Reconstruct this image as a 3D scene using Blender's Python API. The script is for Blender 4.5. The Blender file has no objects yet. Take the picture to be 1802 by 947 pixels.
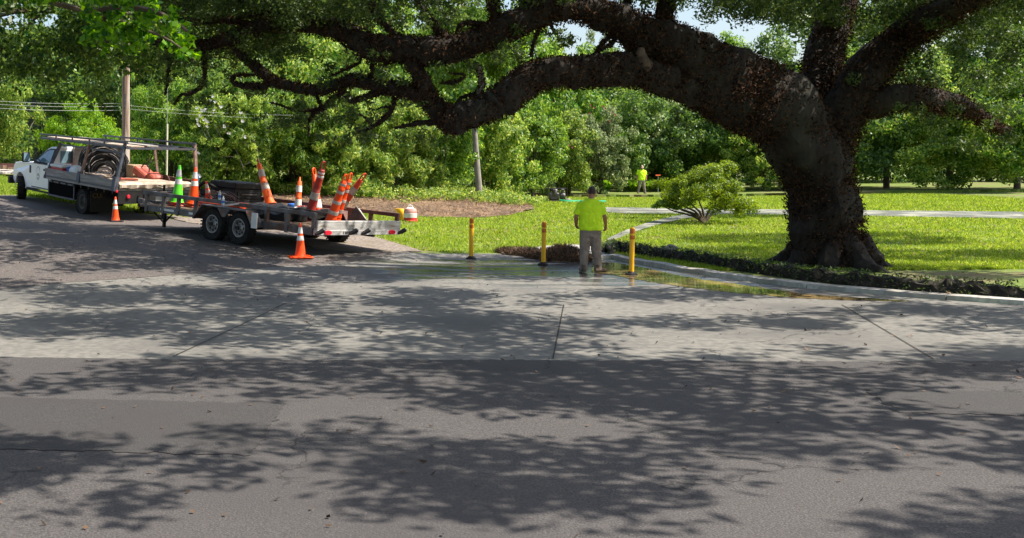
import bpy, bmesh, math, random
import numpy as np
from mathutils import Vector, Matrix, Euler, noise as mnoise
random.seed(7)
SC = bpy.context.scene
COL = SC.collection
PI = math.pi
R = math.radians

# ------------------------------------------------------------------ camera
CAMZ = 2.35                     # eye height above the low corner of the road
camd = bpy.data.cameras.new('camera'); cam = bpy.data.objects.new('camera', camd)
COL.objects.link(cam); SC.camera = cam
cam.location = (0, 0, CAMZ); cam.rotation_euler = (R(90), 0, 0)
camd.sensor_width = 36; camd.lens = 36 * 2000 / 1802
camd.shift_x = (901 - 600) / 1802; camd.shift_y = (280 - 473.5) / 1802
camd.clip_start = .2; camd.clip_end = 3000
# ------------------------------------------------------------------ sky, sun, exposure
SUN_EL, SUN_AZ = R(54), R(99)   # azimuth measured from +Y towards +X
w = bpy.data.worlds.new('World'); SC.world = w; w.use_nodes = True
nt = w.node_tree; sky = nt.nodes.new('ShaderNodeTexSky'); sky.sky_type = 'NISHITA'; sky.sun_disc = False
sky.sun_elevation = SUN_EL; sky.sun_rotation = SUN_AZ; sky.dust_density = 2.5; sky.ozone_density = .8; sky.air_density = 1.0
nt.links.new(sky.outputs[0], nt.nodes['Background'].inputs[0]); nt.nodes['Background'].inputs[1].default_value = .125
sd = bpy.data.lights.new('sun', 'SUN'); sd.energy = 5.0; sd.angle = R(.5); sd.color = (1, .93, .82)
sun = bpy.data.objects.new('sun', sd); COL.objects.link(sun)
tosun = Vector((math.sin(SUN_AZ) * math.cos(SUN_EL), math.cos(SUN_AZ) * math.cos(SUN_EL), math.sin(SUN_EL)))
sun.rotation_euler = tosun.to_track_quat('Z', 'Y').to_euler(); sun.location = tosun * 60
SC.view_settings.view_transform = 'Standard'; SC.view_settings.look = 'None'
SC.view_settings.exposure = .88; SC.view_settings.gamma = 1

# ------------------------------------------------------------------ helpers
def rgb(h):
    h = h.lstrip('#'); c = [int(h[i:i + 2], 16) / 255 for i in (0, 2, 4)]
    return tuple(((x / 12.92) if x <= .04045 else ((x + .055) / 1.055) ** 2.4) for x in c) + (1,)
def new_mat(name):
    m = bpy.data.materials.new(name); m.use_nodes = True
    return m, m.node_tree.nodes, m.node_tree.links, m.node_tree.nodes['Principled BSDF']
def mat(name, c1, c2=None, scale=8, rough=.6, metal=0, bump=0, spec=.5, stretch=None, lo=.35, hi=.65, detail=6, c3=None, s3=1.0, l3=.55, h3=.7, bscale=None):
    m, N, K, P = new_mat(name)
    P.inputs['Roughness'].default_value = rough; P.inputs['Metallic'].default_value = metal
    P.inputs['Specular IOR Level'].default_value = spec
    c2 = c2 or tuple(x * .7 for x in c1[:3]) + (1,)
    tc = N.new('ShaderNodeTexCoord'); mp = N.new('ShaderNodeMapping'); K.new(tc.outputs['Object'], mp.inputs[0])
    if stretch: mp.inputs['Scale'].default_value = stretch
    nz = N.new('ShaderNodeTexNoise'); nz.inputs['Scale'].default_value = scale; nz.inputs['Detail'].default_value = detail
    K.new(mp.outputs[0], nz.inputs['Vector'])
    rp = N.new('ShaderNodeValToRGB'); rp.color_ramp.elements[0].position = lo; rp.color_ramp.elements[1].position = hi
    rp.color_ramp.elements[0].color = c2; rp.color_ramp.elements[1].color = c1
    K.new(nz.outputs['Fac'], rp.inputs[0]); out = rp.outputs[0]
    if c3:
        n3 = N.new('ShaderNodeTexNoise'); n3.inputs['Scale'].default_value = s3; n3.inputs['Detail'].default_value = 5
        K.new(mp.outputs[0], n3.inputs['Vector'])
        r3 = N.new('ShaderNodeMapRange'); r3.inputs['From Min'].default_value = l3; r3.inputs['From Max'].default_value = h3
        K.new(n3.outputs['Fac'], r3.inputs['Value'])
        mx = N.new('ShaderNodeMix'); mx.data_type = 'RGBA'; K.new(r3.outputs[0], mx.inputs['Factor'])
        K.new(out, mx.inputs['A']); mx.inputs['B'].default_value = c3; out = mx.outputs['Result']
    K.new(out, P.inputs['Base Color'])
    if bump:
        b = N.new('ShaderNodeBump'); b.inputs['Strength'].default_value = bump; b.inputs['Distance'].default_value = .02
        src = nz
        if bscale:
            src = N.new('ShaderNodeTexNoise'); src.inputs['Scale'].default_value = bscale; src.inputs['Detail'].default_value = 4
            K.new(mp.outputs[0], src.inputs['Vector'])
        K.new(src.outputs['Fac'], b.inputs['Height']); K.new(b.outputs[0], P.inputs['Normal'])
    return m
def leafmat(name, c1, c2, trans=.35, rough=.45, spec=.4, tint=None):
    m, N, K, P = new_mat(name)
    g = N.new('ShaderNodeNewGeometry'); rp = N.new('ShaderNodeValToRGB')
    rp.color_ramp.elements[0].color = c1; rp.color_ramp.elements[1].color = c2
    rp.color_ramp.elements[0].position = .1; rp.color_ramp.elements[1].position = .95
    oi = N.new('ShaderNodeObjectInfo'); hs = N.new('ShaderNodeHueSaturation')
    mr = N.new('ShaderNodeMapRange'); mr.inputs['To Min'].default_value = .8; mr.inputs['To Max'].default_value = 1.2
    K.new(oi.outputs['Random'], mr.inputs['Value']); K.new(mr.outputs[0], hs.inputs['Value'])
    K.new(g.outputs['Random Per Island'], rp.inputs[0]); K.new(rp.outputs[0], hs.inputs['Color'])
    K.new(hs.outputs[0], P.inputs['Base Color'])
    P.inputs['Roughness'].default_value = rough; P.inputs['Specular IOR Level'].default_value = spec
    t = N.new('ShaderNodeBsdfTranslucent'); h2 = N.new('ShaderNodeHueSaturation')
    h2.inputs['Value'].default_value = 1.5; h2.inputs['Saturation'].default_value = 1.1; h2.inputs['Hue'].default_value = .485
    K.new(hs.outputs[0], h2.inputs['Color']); K.new(h2.outputs[0], t.inputs['Color'])
    mx = N.new('ShaderNodeMixShader'); mx.inputs[0].default_value = trans
    K.new(P.outputs[0], mx.inputs[1]); K.new(t.outputs[0], mx.inputs[2])
    K.new(mx.outputs[0], N['Material Output'].inputs[0])
    return m
def patchy(m, c, scale, lo, hi):
    N, K = m.node_tree.nodes, m.node_tree.links
    P = N['Principled BSDF']; src = P.inputs['Base Color'].links[0].from_socket
    tc = N.new('ShaderNodeTexCoord'); nz = N.new('ShaderNodeTexNoise'); nz.inputs['Scale'].default_value = scale; nz.inputs['Detail'].default_value = 5; nz.inputs['Roughness'].default_value = .65
    K.new(tc.outputs['Object'], nz.inputs['Vector']); mr = N.new('ShaderNodeMapRange'); mr.inputs['From Min'].default_value = lo; mr.inputs['From Max'].default_value = hi; mr.inputs['To Max'].default_value = .85
    K.new(nz.outputs['Fac'], mr.inputs['Value']); mx = N.new('ShaderNodeMix'); mx.data_type = 'RGBA'
    K.new(mr.outputs[0], mx.inputs['Factor']); K.new(src, mx.inputs['A']); mx.inputs['B'].default_value = c
    for l_ in list(src.links):
        if l_.to_node != mx: K.new(mx.outputs['Result'], l_.to_socket)
def link(name, me, m=None, parent=None, kind=None):
    o = bpy.data.objects.new(name, me); COL.objects.link(o)
    if m is not None and me is not None:
        for x in (m if isinstance(m, (list, tuple)) else [m]): me.materials.append(x)
    if parent: o.parent = parent
    if kind: o['kind'] = kind
    return o
def tag(o, label, cat=None, group=None):
    o['label'] = label
    if cat: o['category'] = cat
    if group: o['group'] = group
    return o
def thing(name, label, cat, loc=(0, 0, 0), rot=(0, 0, 0), group=None):
    o = bpy.data.objects.new(name, None); COL.objects.link(o); o.empty_display_size = .2
    o.location = loc; o.rotation_euler = rot
    return tag(o, label, cat, group)
def kids(o): return [c for c in bpy.data.objects if c.parent == o]
def dup(o, parent=None):
    c = o.copy(); COL.objects.link(c)
    if parent: c.parent = parent
    for ch in kids(o): dup(ch, c)
    return c

class MB:
    def __init__(s): s.v = []; s.f = []; s.mi = []; s.cur = 0
    def add(s, vs, fs):
        n = len(s.v); s.v += [tuple(v) for v in vs]; s.f += [tuple(i + n for i in f) for f in fs]; s.mi += [s.cur] * len(fs); return s
    def box(s, x0, x1, y0, y1, z0, z1, M=None, c=0):
        if c <= 0:
            vs = [Vector((x, y, z)) for z in (z0, z1) for x, y in ((x0, y0), (x1, y0), (x1, y1), (x0, y1))]
            fs = [(3, 2, 1, 0), (4, 5, 6, 7), (0, 1, 5, 4), (1, 2, 6, 5), (2, 3, 7, 6), (3, 0, 4, 7)]
        else:
            bm = bmesh.new(); bmesh.ops.create_cube(bm, size=1)
            for v in bm.verts: v.co = Vector(((x0 + x1) / 2 + v.co.x * (x1 - x0), (y0 + y1) / 2 + v.co.y * (y1 - y0), (z0 + z1) / 2 + v.co.z * (z1 - z0)))
            bmesh.ops.bevel(bm, geom=bm.edges[:], offset=c, segments=1, affect='EDGES'); bm.verts.index_update()
            vs = [v.co.copy() for v in bm.verts]; fs = [tuple(v.index for v in f.verts) for f in bm.faces]; bm.free()
        if M: vs = [M @ v for v in vs]
        return s.add(vs, fs)
    def bar(s, a, b, wd, ht=None, up=Vector((0, 0, 1))):      # rectangular bar from a to b
        a = Vector(a); b = Vector(b); ht = ht or wd; d = (b - a).normalized()
        sx = d.cross(up);
        if sx.length < 1e-4: sx = d.cross(Vector((0, 1, 0)))
        sx.normalize(); sz = sx.cross(d)
        vs = [p + sx * (i * wd / 2) + sz * (j * ht / 2) for p in (a, b) for i, j in ((-1, -1), (1, -1), (1, 1), (-1, 1))]
        return s.add(vs, [(0, 1, 2, 3), (7, 6, 5, 4), (0, 4, 5, 1), (1, 5, 6, 2), (2, 6, 7, 3), (3, 7, 4, 0)])
    def tube(s, pts, rad, n=8, cap=True, jit=0, sub=0, lump=0):
        pts = [Vector(p) for p in pts]; rad = list(rad) if hasattr(rad, '__len__') else [rad] * len(pts)
        if sub:
            P = []; Q = []
            for i in range(len(pts) - 1):
                p0 = pts[max(i - 1, 0)]; p1 = pts[i]; p2 = pts[i + 1]; p3 = pts[min(i + 2, len(pts) - 1)]
                for k in range(sub):
                    t = k / sub
                    P.append(.5 * ((2 * p1) + (p2 - p0) * t + (2 * p0 - 5 * p1 + 4 * p2 - p3) * t * t + (3 * p1 - p0 - 3 * p2 + p3) * t ** 3))
                    Q.append(rad[i] * (1 - t) + rad[i + 1] * t)
            P.append(pts[-1]); Q.append(rad[-1]); pts, rad = P, Q
        vs = []; fs = []; prev = None
        for i, p in enumerate(pts):
            d = (pts[min(i + 1, len(pts) - 1)] - pts[max(i - 1, 0)])
            d = d.normalized() if d.length > 1e-9 else Vector((0, 0, 1))
            if prev is None:
                u = d.orthogonal().normalized()
            else: u = (prev - d * prev.dot(d)).normalized()
            prev = u; v = d.cross(u)
            for k in range(n):
                a = 2 * PI * k / n; r = rad[i] * (1 + (random.uniform(-jit, jit) if jit else 0))
                q = p + (u * math.cos(a) + v * math.sin(a)) * r
                if lump: q = p + (q - p) * (1 + lump * mnoise.noise(q * (.75 / max(rad[i], .05))) + lump * .6 * mnoise.noise(q * (2.2 / max(rad[i], .05))))
                vs.append(q)
        for i in range(len(pts) - 1):
            for k in range(n):
                a = i * n + k; b = i * n + (k + 1) % n
                fs.append((a, b, b + n, a + n))
        if cap: fs.append(tuple(range(n - 1, -1, -1))); fs.append(tuple(range((len(pts) - 1) * n, len(pts) * n)))
        return s.add(vs, fs)
    def lathe(s, prof, n=24, M=None, axis='Z', close=False, open0=False):   # prof: (r, h)
        vs = []; fs = []
        for r, h in prof:
            for k in range(n):
                a = 2 * PI * k / n; c, q = r * math.cos(a), r * math.sin(a)
                vs.append(Vector((c, q, h)) if axis == 'Z' else Vector((h, c, q)))
        m = len(prof)
        for i in range(m - 1 if not close else m):
            for k in range(n):
                a = i * n + k; b = i * n + (k + 1) % n; j = ((i + 1) % m) * n
                fs.append((a, b, j + (k + 1) % n, j + k))
        if not close:
            if not open0: fs.append(tuple(range(n - 1, -1, -1)))
            fs.append(tuple(range((m - 1) * n, m * n)))
        if M: vs = [M @ v for v in vs]
        return s.add(vs, fs)
    def loft(s, rings, n=16, cap=True, pw=2.0):  # rings: (cx,cy,cz,rx,ry[,M3])
        vs = []; fs = []
        for r in rings:
            cx, cy, cz, rx, ry = r[:5]; M = r[5] if len(r) > 5 else None
            for k in range(n):
                a = 2 * PI * k / n; ca, sa = math.cos(a), math.sin(a)
                q = Vector((math.copysign(abs(ca) ** (2 / pw), ca) * rx, math.copysign(abs(sa) ** (2 / pw), sa) * ry, 0))
                if M: q = M @ q
                vs.append(Vector((cx, cy, cz)) + q)
        for i in range(len(rings) - 1):
            for k in range(n):
                a = i * n + k; b = i * n + (k + 1) % n; fs.append((a, b, b + n, a + n))
        if cap: fs.append(tuple(range(n - 1, -1, -1))); fs.append(tuple(range((len(rings) - 1) * n, len(rings) * n)))
        return s.add(vs, fs)
    def prism(s, out, x0, x1, f=None):         # outline in (y,z), extruded along x; f maps (x,y,z)
        n = len(out); vs = [Vector((x, y, z)) for x in (x0, x1) for y, z in out]
        if f: vs = [Vector(f(*v)) for v in vs]
        fs = [tuple(range(n)), tuple(range(2 * n - 1, n - 1, -1))] + [(i, i + n, (i + 1) % n + n, (i + 1) % n) for i in range(n)]
        return s.add(vs, fs)
    def build(s, name, m, parent=None, smooth=False, kind=None, bevel=0, me=False):
        me_ = bpy.data.meshes.new(name); me_.from_pydata(s.v, [], s.f); me_.update()
        bm = bmesh.new(); bm.from_mesh(me_); bmesh.ops.recalc_face_normals(bm, faces=bm.faces); bm.to_mesh(me_); bm.free()
        if any(s.mi): me_.polygons.foreach_set('material_index', s.mi)
        if smooth:
            me_.polygons.foreach_set('use_smooth', [True] * len(me_.polygons))
            try: me_.set_sharp_from_angle(angle=R(40))
            except Exception: pass
        o = link(name, me_, m, parent, kind)
        if bevel:
            b = o.modifiers.new('bevel', 'BEVEL'); b.width = bevel; b.segments = 2; b.limit_method = 'ANGLE'
        return o

# ------------------------------------------------------------------ the lie of the land
_c = [(-2.3, 26.6, .34), (-.9, 25.6, .17), (-.1, 28.9, .24), (-5, 29.4, .56), (-6.7, 33.7, .47), (-11.4, 39.4, .96), (-6, 37.2, .63),
      (-6.2, 31.3, .48), (3, 26.4, 0), (4.5, 25, 0), (5.85, 22.8, 0), (5.2, 23.5, 0), (-6, 20, .12), (0, 19, 0), (6, 19, -.02), (12, 19, 0),
      (-4, 10, .02), (4, 10, -.03), (0, 4, -.03), (10, 6, -.03), (-12, 20, .3), (8, 22, -.03), (14, 24, .02), (20, 24, .1), (9, 30, .05), (4, 34, .02),
      (3, 44, .15), (12, 44, .05), (20, 44, .15), (0, 55, .5), (12, 60, .1), (19.8, 75, -.05), (19.3, 71, .0), (12, 72, .05), (10, 75, .2), (30, 60, .3), (30, 35, .3), (40, 80, .4),
      (-14, 55, 1.3), (-20, 65, 1.7), (-5, 48, .7), (-8, 60, 1.0), (-25, 45, 1.6), (-20, 30, .9), (-14, 33, .8), (0, 95, .6), (-25, 95, 1.8), (25, 95, .4), (-20, 5, .2), (20, 5, 0), (-40, 60, 1.8), (45, 20, .2)]
_A = np.array(_c); _n = len(_A)
def _k(d2): return np.where(d2 > 0, d2 * np.log(np.maximum(d2, 1e-9)), 0)
_D = ((_A[:, None, :2] - _A[None, :, :2]) ** 2).sum(-1)
_M = np.zeros((_n + 3, _n + 3)); _M[:_n, :_n] = _k(_D) + np.eye(_n) * 8; _M[:_n, _n] = 1; _M[:_n, _n + 1:] = _A[:, :2]
_M[_n, :_n] = 1; _M[_n + 1:, :_n] = _A[:, :2].T
_W = np.linalg.solve(_M, np.r_[_A[:, 2], 0, 0, 0])
def Hn(X, Y):
    X = np.clip(np.asarray(X, float), -40, 45); Y = np.clip(np.asarray(Y, float), 3, 95)
    d2 = (X[..., None] - _A[:, 0]) ** 2 + (Y[..., None] - _A[:, 1]) ** 2
    return _k(d2) @ _W[:_n] + _W[_n] + _W[_n + 1] * X + _W[_n + 2] * Y
def H(x, y): return float(Hn(np.array([x]), np.array([y]))[0])
def at(px, py, d): return Vector(((px - 600) * d / 2000, d, CAMZ + (280 - py) * d / 2000))   # a sight line measured at distance d
def G(px, py):                                                                               # where a sight line meets the land
    d = 2.35 * 2000 / max(py - 280, 20)
    for _ in range(40):
        z = H((px - 600) * d / 2000, d); d = .5 * d + .5 * (CAMZ - z) * 2000 / max(py - 280, 8)
        d = min(d, 150)
    x = (px - 600) * d / 2000
    return Vector((x, d, H(x, d)))
def onland(x, y, dz=0): return Vector((x, y, H(x, y) + dz))

# ------------------------------------------------------------------ materials
M = {}
M['paint_white'] = mat('white_paint', (.88, .89, .9, 1), (.82, .84, .86, 1), scale=2, rough=.2, spec=.8)
M['rubber'] = mat('rubber', (.012, .012, .013, 1), (.028, .026, .024, 1), scale=9, spec=.2, rough=.85, bump=.2)
M['tread'] = mat('tyre_dusty', (.02, .019, .018, 1), (.05, .045, .04, 1), scale=14, spec=.2, rough=.9, bump=.5, bscale=60)
M['black'] = mat('black_steel', (.01, .01, .012, 1), (.02, .018, .018, 1), scale=6, rough=.6, bump=.1, spec=.25)
M['blackplastic'] = mat('black_plastic', (.012, .012, .014, 1), (.02, .02, .02, 1), scale=20, rough=.6, spec=.3)
M['steelgrey'] = mat('weathered_grey_steel', (.16, .15, .15, 1), (.075, .065, .06, 1), scale=5, rough=.55, metal=.3, bump=.2, c3=(.13, .06, .035, 1), s3=3, l3=.5)
M['rackblue'] = mat('slate_blue_rack_steel', (.09, .1, .135, 1), (.05, .052, .065, 1), scale=7, rough=.5, metal=.2, c3=(.14, .08, .06, 1), s3=4, l3=.58)
M['rust'] = mat('rusty_red_steel', (.15, .06, .045, 1), (.08, .035, .03, 1), scale=9, rough=.75, bump=.3)
M['rustpink'] = mat('faded_rusty_tube', (.32, .21, .18, 1), (.2, .11, .09, 1), scale=9, rough=.7, bump=.2)
M['bumper'] = mat('scratched_bare_metal', (.62, .6, .58, 1), (.42, .4, .38, 1), scale=3, rough=.45, metal=.35, bump=.1, stretch=(1, 1, 6), c3=(.3, .22, .16, 1), s3=2.2, l3=.6, h3=.72)
M['oldwood'] = mat('grey_weathered_board', (.4, .37, .34, 1), (.24, .22, .2, 1), scale=3, rough=.85, bump=.4, stretch=(4, .5, 6), c3=(.16, .13, .11, 1), s3=1.5)
M['deckwood'] = mat('brown_deck_board', (.2, .13, .08, 1), (.1, .065, .045, 1), scale=3, rough=.85, bump=.4, stretch=(6, .5, 4))
M['plywood'] = mat('pale_plywood', (.52, .43, .34, 1), (.38, .28, .21, 1), scale=2.5, rough=.8, bump=.3, stretch=(1, 4, 2))
M['tarpcloth'] = mat('creased_tarp', (.55, .46, .36, 1), (.3, .24, .18, 1), scale=4, rough=.8, bump=.4)
M['cardboard'] = mat('cardboard', (.5, .34, .2, 1), (.42, .28, .16, 1), scale=3, rough=.9)
M['orange'] = mat('cone_orange', (.92, .085, .008, 1), (.82, .07, .008, 1), scale=7, rough=.45, spec=.3, c3=(.5, .07, .02, 1), s3=5, l3=.64, h3=.85)
M['orangedirty'] = mat('dirty_orange', (.75, .06, .01, 1), (.5, .045, .012, 1), scale=6, rough=.6, c3=(.3, .06, .03, 1), s3=4, l3=.5, h3=.75)
M['orangelight'] = mat('faded_orange', (.9, .14, .01, 1), (.8, .11, .01, 1), scale=6, rough=.55)
M['maroon'] = mat('sun_faded_red_plastic', (.48, .035, .02, 1), (.32, .03, .02, 1), scale=5, rough=.6, c3=(.5, .2, .16, 1), s3=3, l3=.55)
M['green'] = mat('cone_green', (.13, .72, .03, 1), (.1, .6, .02, 1), scale=6, rough=.45)
M['reflect'] = mat('reflective_band', (.75, .75, .74, 1), (.55, .54, .52, 1), scale=8, rough=.35)
M['reflectdirty'] = mat('dirty_reflective_band', (.52, .47, .42, 1), (.32, .27, .23, 1), scale=8, rough=.5)
M['yellow'] = mat('post_yellow', (.95, .52, .01, 1), (.86, .45, .01, 1), scale=5, rough=.45)
M['amber'] = mat('amber_reflector', (.62, .17, .015, 1), (.5, .12, .01, 1), scale=20, rough=.3)
M['redlens'] = mat('red_lens', (.75, .02, .05, 1), (.6, .015, .03, 1), scale=20, rough=.2)
M['white'] = mat('white_plastic', (.78, .78, .76, 1), (.66, .66, .64, 1), scale=6, rough=.45)
M['redplastic'] = mat('red_plastic', (.6, .03, .03, 1), (.45, .025, .025, 1), scale=6, rough=.45)
M['blueplastic'] = mat('blue_plastic', (.03, .18, .6, 1), (.03, .12, .45, 1), scale=6, rough=.5)
M['redmachine'] = mat('worn_red_enamel', (.42, .09, .05, 1), (.26, .055, .035, 1), scale=6, rough=.6, c3=(.4, .2, .15, 1), s3=4)
M['glass'] = mat('window_glass', (.2, .32, .38, 1), (.08, .14, .18, 1), scale=1.2, rough=.05, spec=1.0)  # blue-grey tones put a sky reflection into the glass colour
M['chrome'] = mat('rim_metal', (.42, .41, .4, 1), (.2, .19, .18, 1), scale=9, rough=.4, metal=.5)
M['wheelgrey'] = mat('dusty_rim', (.2, .18, .165, 1), (.11, .1, .09, 1), scale=9, rough=.7, metal=.2)
M['cable'] = mat('black_cable', (.03, .03, .035, 1), (.02, .02, .02, 1), scale=9, rough=.35)
M['cablegrey'] = mat('grey_conduit', (.32, .3, .31, 1), (.2, .19, .2, 1), scale=9, rough=.35)
M['void'] = mat('unlit_black', (.004, .004, .004, 1), (.003, .003, .003, 1), rough=.9, spec=.05)  # near-black stands for the shade inside the open under-bed box
M['pinkish'] = mat('bleached_red_plastic', (.62, .36, .33, 1), (.42, .14, .12, 1), scale=5, rough=.6)
M['ochre'] = mat('ochre_lettering', (.22, .13, .02, 1), (.1, .06, .01, 1), rough=.6, scale=12)
M['pole'] = mat('pole_wood', (.33, .23, .17, 1), (.13, .08, .055, 1), scale=2.2, rough=.9, bump=.6, stretch=(6, 6, .35), c3=(.48, .42, .37, 1), s3=.8, l3=.45, h3=.6)
M['wire'] = mat('wire', (.36, .38, .35, 1), (.25, .26, .25, 1), rough=.5)
M['guard'] = mat('pale_guard', (.62, .6, .42, 1), (.5, .48, .34, 1), rough=.6)
M['bark'] = mat('oak_bark', (.03, .022, .017, 1), (.008, .006, .005, 1), scale=11, rough=.95, bump=1.0, stretch=(1, 1, .3), c3=(.035, .036, .026, 1), s3=1.4, l3=.55, h3=.75)
M['fern'] = leafmat('dried_fern', (.006, .004, .003, 1), (.11, .058, .032, 1), trans=.05, rough=.8, spec=.1)
M['barkgrey'] = mat('grey_trunk_bark', (.3, .27, .235, 1), (.17, .15, .13, 1), scale=6, rough=.9, bump=.6, stretch=(1, 1, .4))
M['barkbrown'] = mat('brown_trunk_bark', (.12, .09, .065, 1), (.06, .045, .03, 1), scale=6, rough=.95, bump=.6, stretch=(1, 1, .4))
M['heal'] = mat('bare_heartwood', (.13, .095, .07, 1), (.05, .035, .026, 1), scale=7, rough=.9, bump=.6)
M['skin'] = mat('skin', (.36, .17, .1, 1), (.31, .14, .08, 1), scale=12, rough=.5)
M['hair'] = mat('dark_brown_hair', (.035, .02, .014, 1), (.02, .012, .009, 1), scale=40, rough=.6, bump=.4)
M['hivis'] = mat('hi_vis_shirt', (.64, .96, .01, 1), (.56, .9, .008, 1), scale=3, rough=.75, bump=.15)
M['trousers'] = mat('grey_khaki_trousers', (.29, .24, .2, 1), (.18, .15, .125, 1), scale=5, rough=.9, bump=.3)
M['boot'] = mat('muddy_boot', (.2, .14, .1, 1), (.06, .045, .035, 1), scale=8, rough=.85)
M['cap'] = mat('tan_cap', (.5, .35, .28, 1), (.42, .3, .23, 1), rough=.8)
M['stone'] = mat('pale_stone', (.34, .31, .27, 1), (.2, .18, .16, 1), scale=5, rough=.9, bump=.6)
M['soil'] = mat('dark_soil', (.035, .026, .018, 1), (.014, .011, .008, 1), scale=7, rough=.95, bump=1)
M['straw'] = leafmat('pine_straw', (.1, .055, .03, 1), (.4, .26, .15, 1), trans=.05, rough=.8, spec=.2)
M['strawdark'] = leafmat('wet_pine_straw', (.03, .018, .01, 1), (.2, .12, .07, 1), trans=.05, rough=.6, spec=.3)
M['wall'] = mat('grey_painted_wall', (.09, .09, .095, 1), (.065, .065, .07, 1), scale=1.5, rough=.8)
M['hosegreen'] = mat('green_hose', (.02, .35, .16, 1), (.02, .28, .12, 1), rough=.4)
M['engine'] = mat('engine_grey', (.14, .125, .12, 1), (.06, .055, .052, 1), scale=9, rough=.5, metal=.3)

# leaves of every kind
LG = {
 'oak': leafmat('oak_leaf', (.025, .065, .012, 1), (.13, .19, .045, 1), trans=.42),
 'dark': leafmat('dark_leaf', (.016, .07, .012, 1), (.19, .29, .055, 1), trans=.42),
 'mid': leafmat('mid_leaf', (.026, .12, .012, 1), (.32, .45, .075, 1), trans=.48),
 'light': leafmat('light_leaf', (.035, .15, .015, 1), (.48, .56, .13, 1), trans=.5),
 'bright': leafmat('bright_leaf', (.08, .25, .012, 1), (.36, .52, .04, 1), trans=.5),
 'pale': leafmat('pale_grey_leaf', (.07, .15, .035, 1), (.4, .45, .2, 1), trans=.3),
 'blue': leafmat('blue_green_leaf', (.02, .09, .03, 1), (.12, .25, .08, 1), trans=.3),
 'yellow': leafmat('yellow_leaf', (.035, .1, .01, 1), (.3, .38, .03, 1), trans=.45),
 'grass': leafmat('grass_blade', (.1, .2, .014, 1), (.41, .49, .085, 1), trans=.45, rough=.6, spec=.2),
 'vivid': leafmat('maple_leaf', (.02, .12, .006, 1), (.24, .52, .02, 1), trans=.55),
}
patchy(LG['grass'], (.16, .27, .02, 1), .7, .5, .68); patchy(LG['grass'], (.3, .24, .12, 1), 2.3, .6, .7)
M['petal'] = mat('white_petal', (.8, .8, .76, 1), (.7, .68, .64, 1), rough=.6)
M['petalpink'] = mat('red_pink_petal', (.5, .1, .12, 1), (.4, .08, .1, 1), rough=.6)
M['flowerpink'] = M['petalpink']

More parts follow.
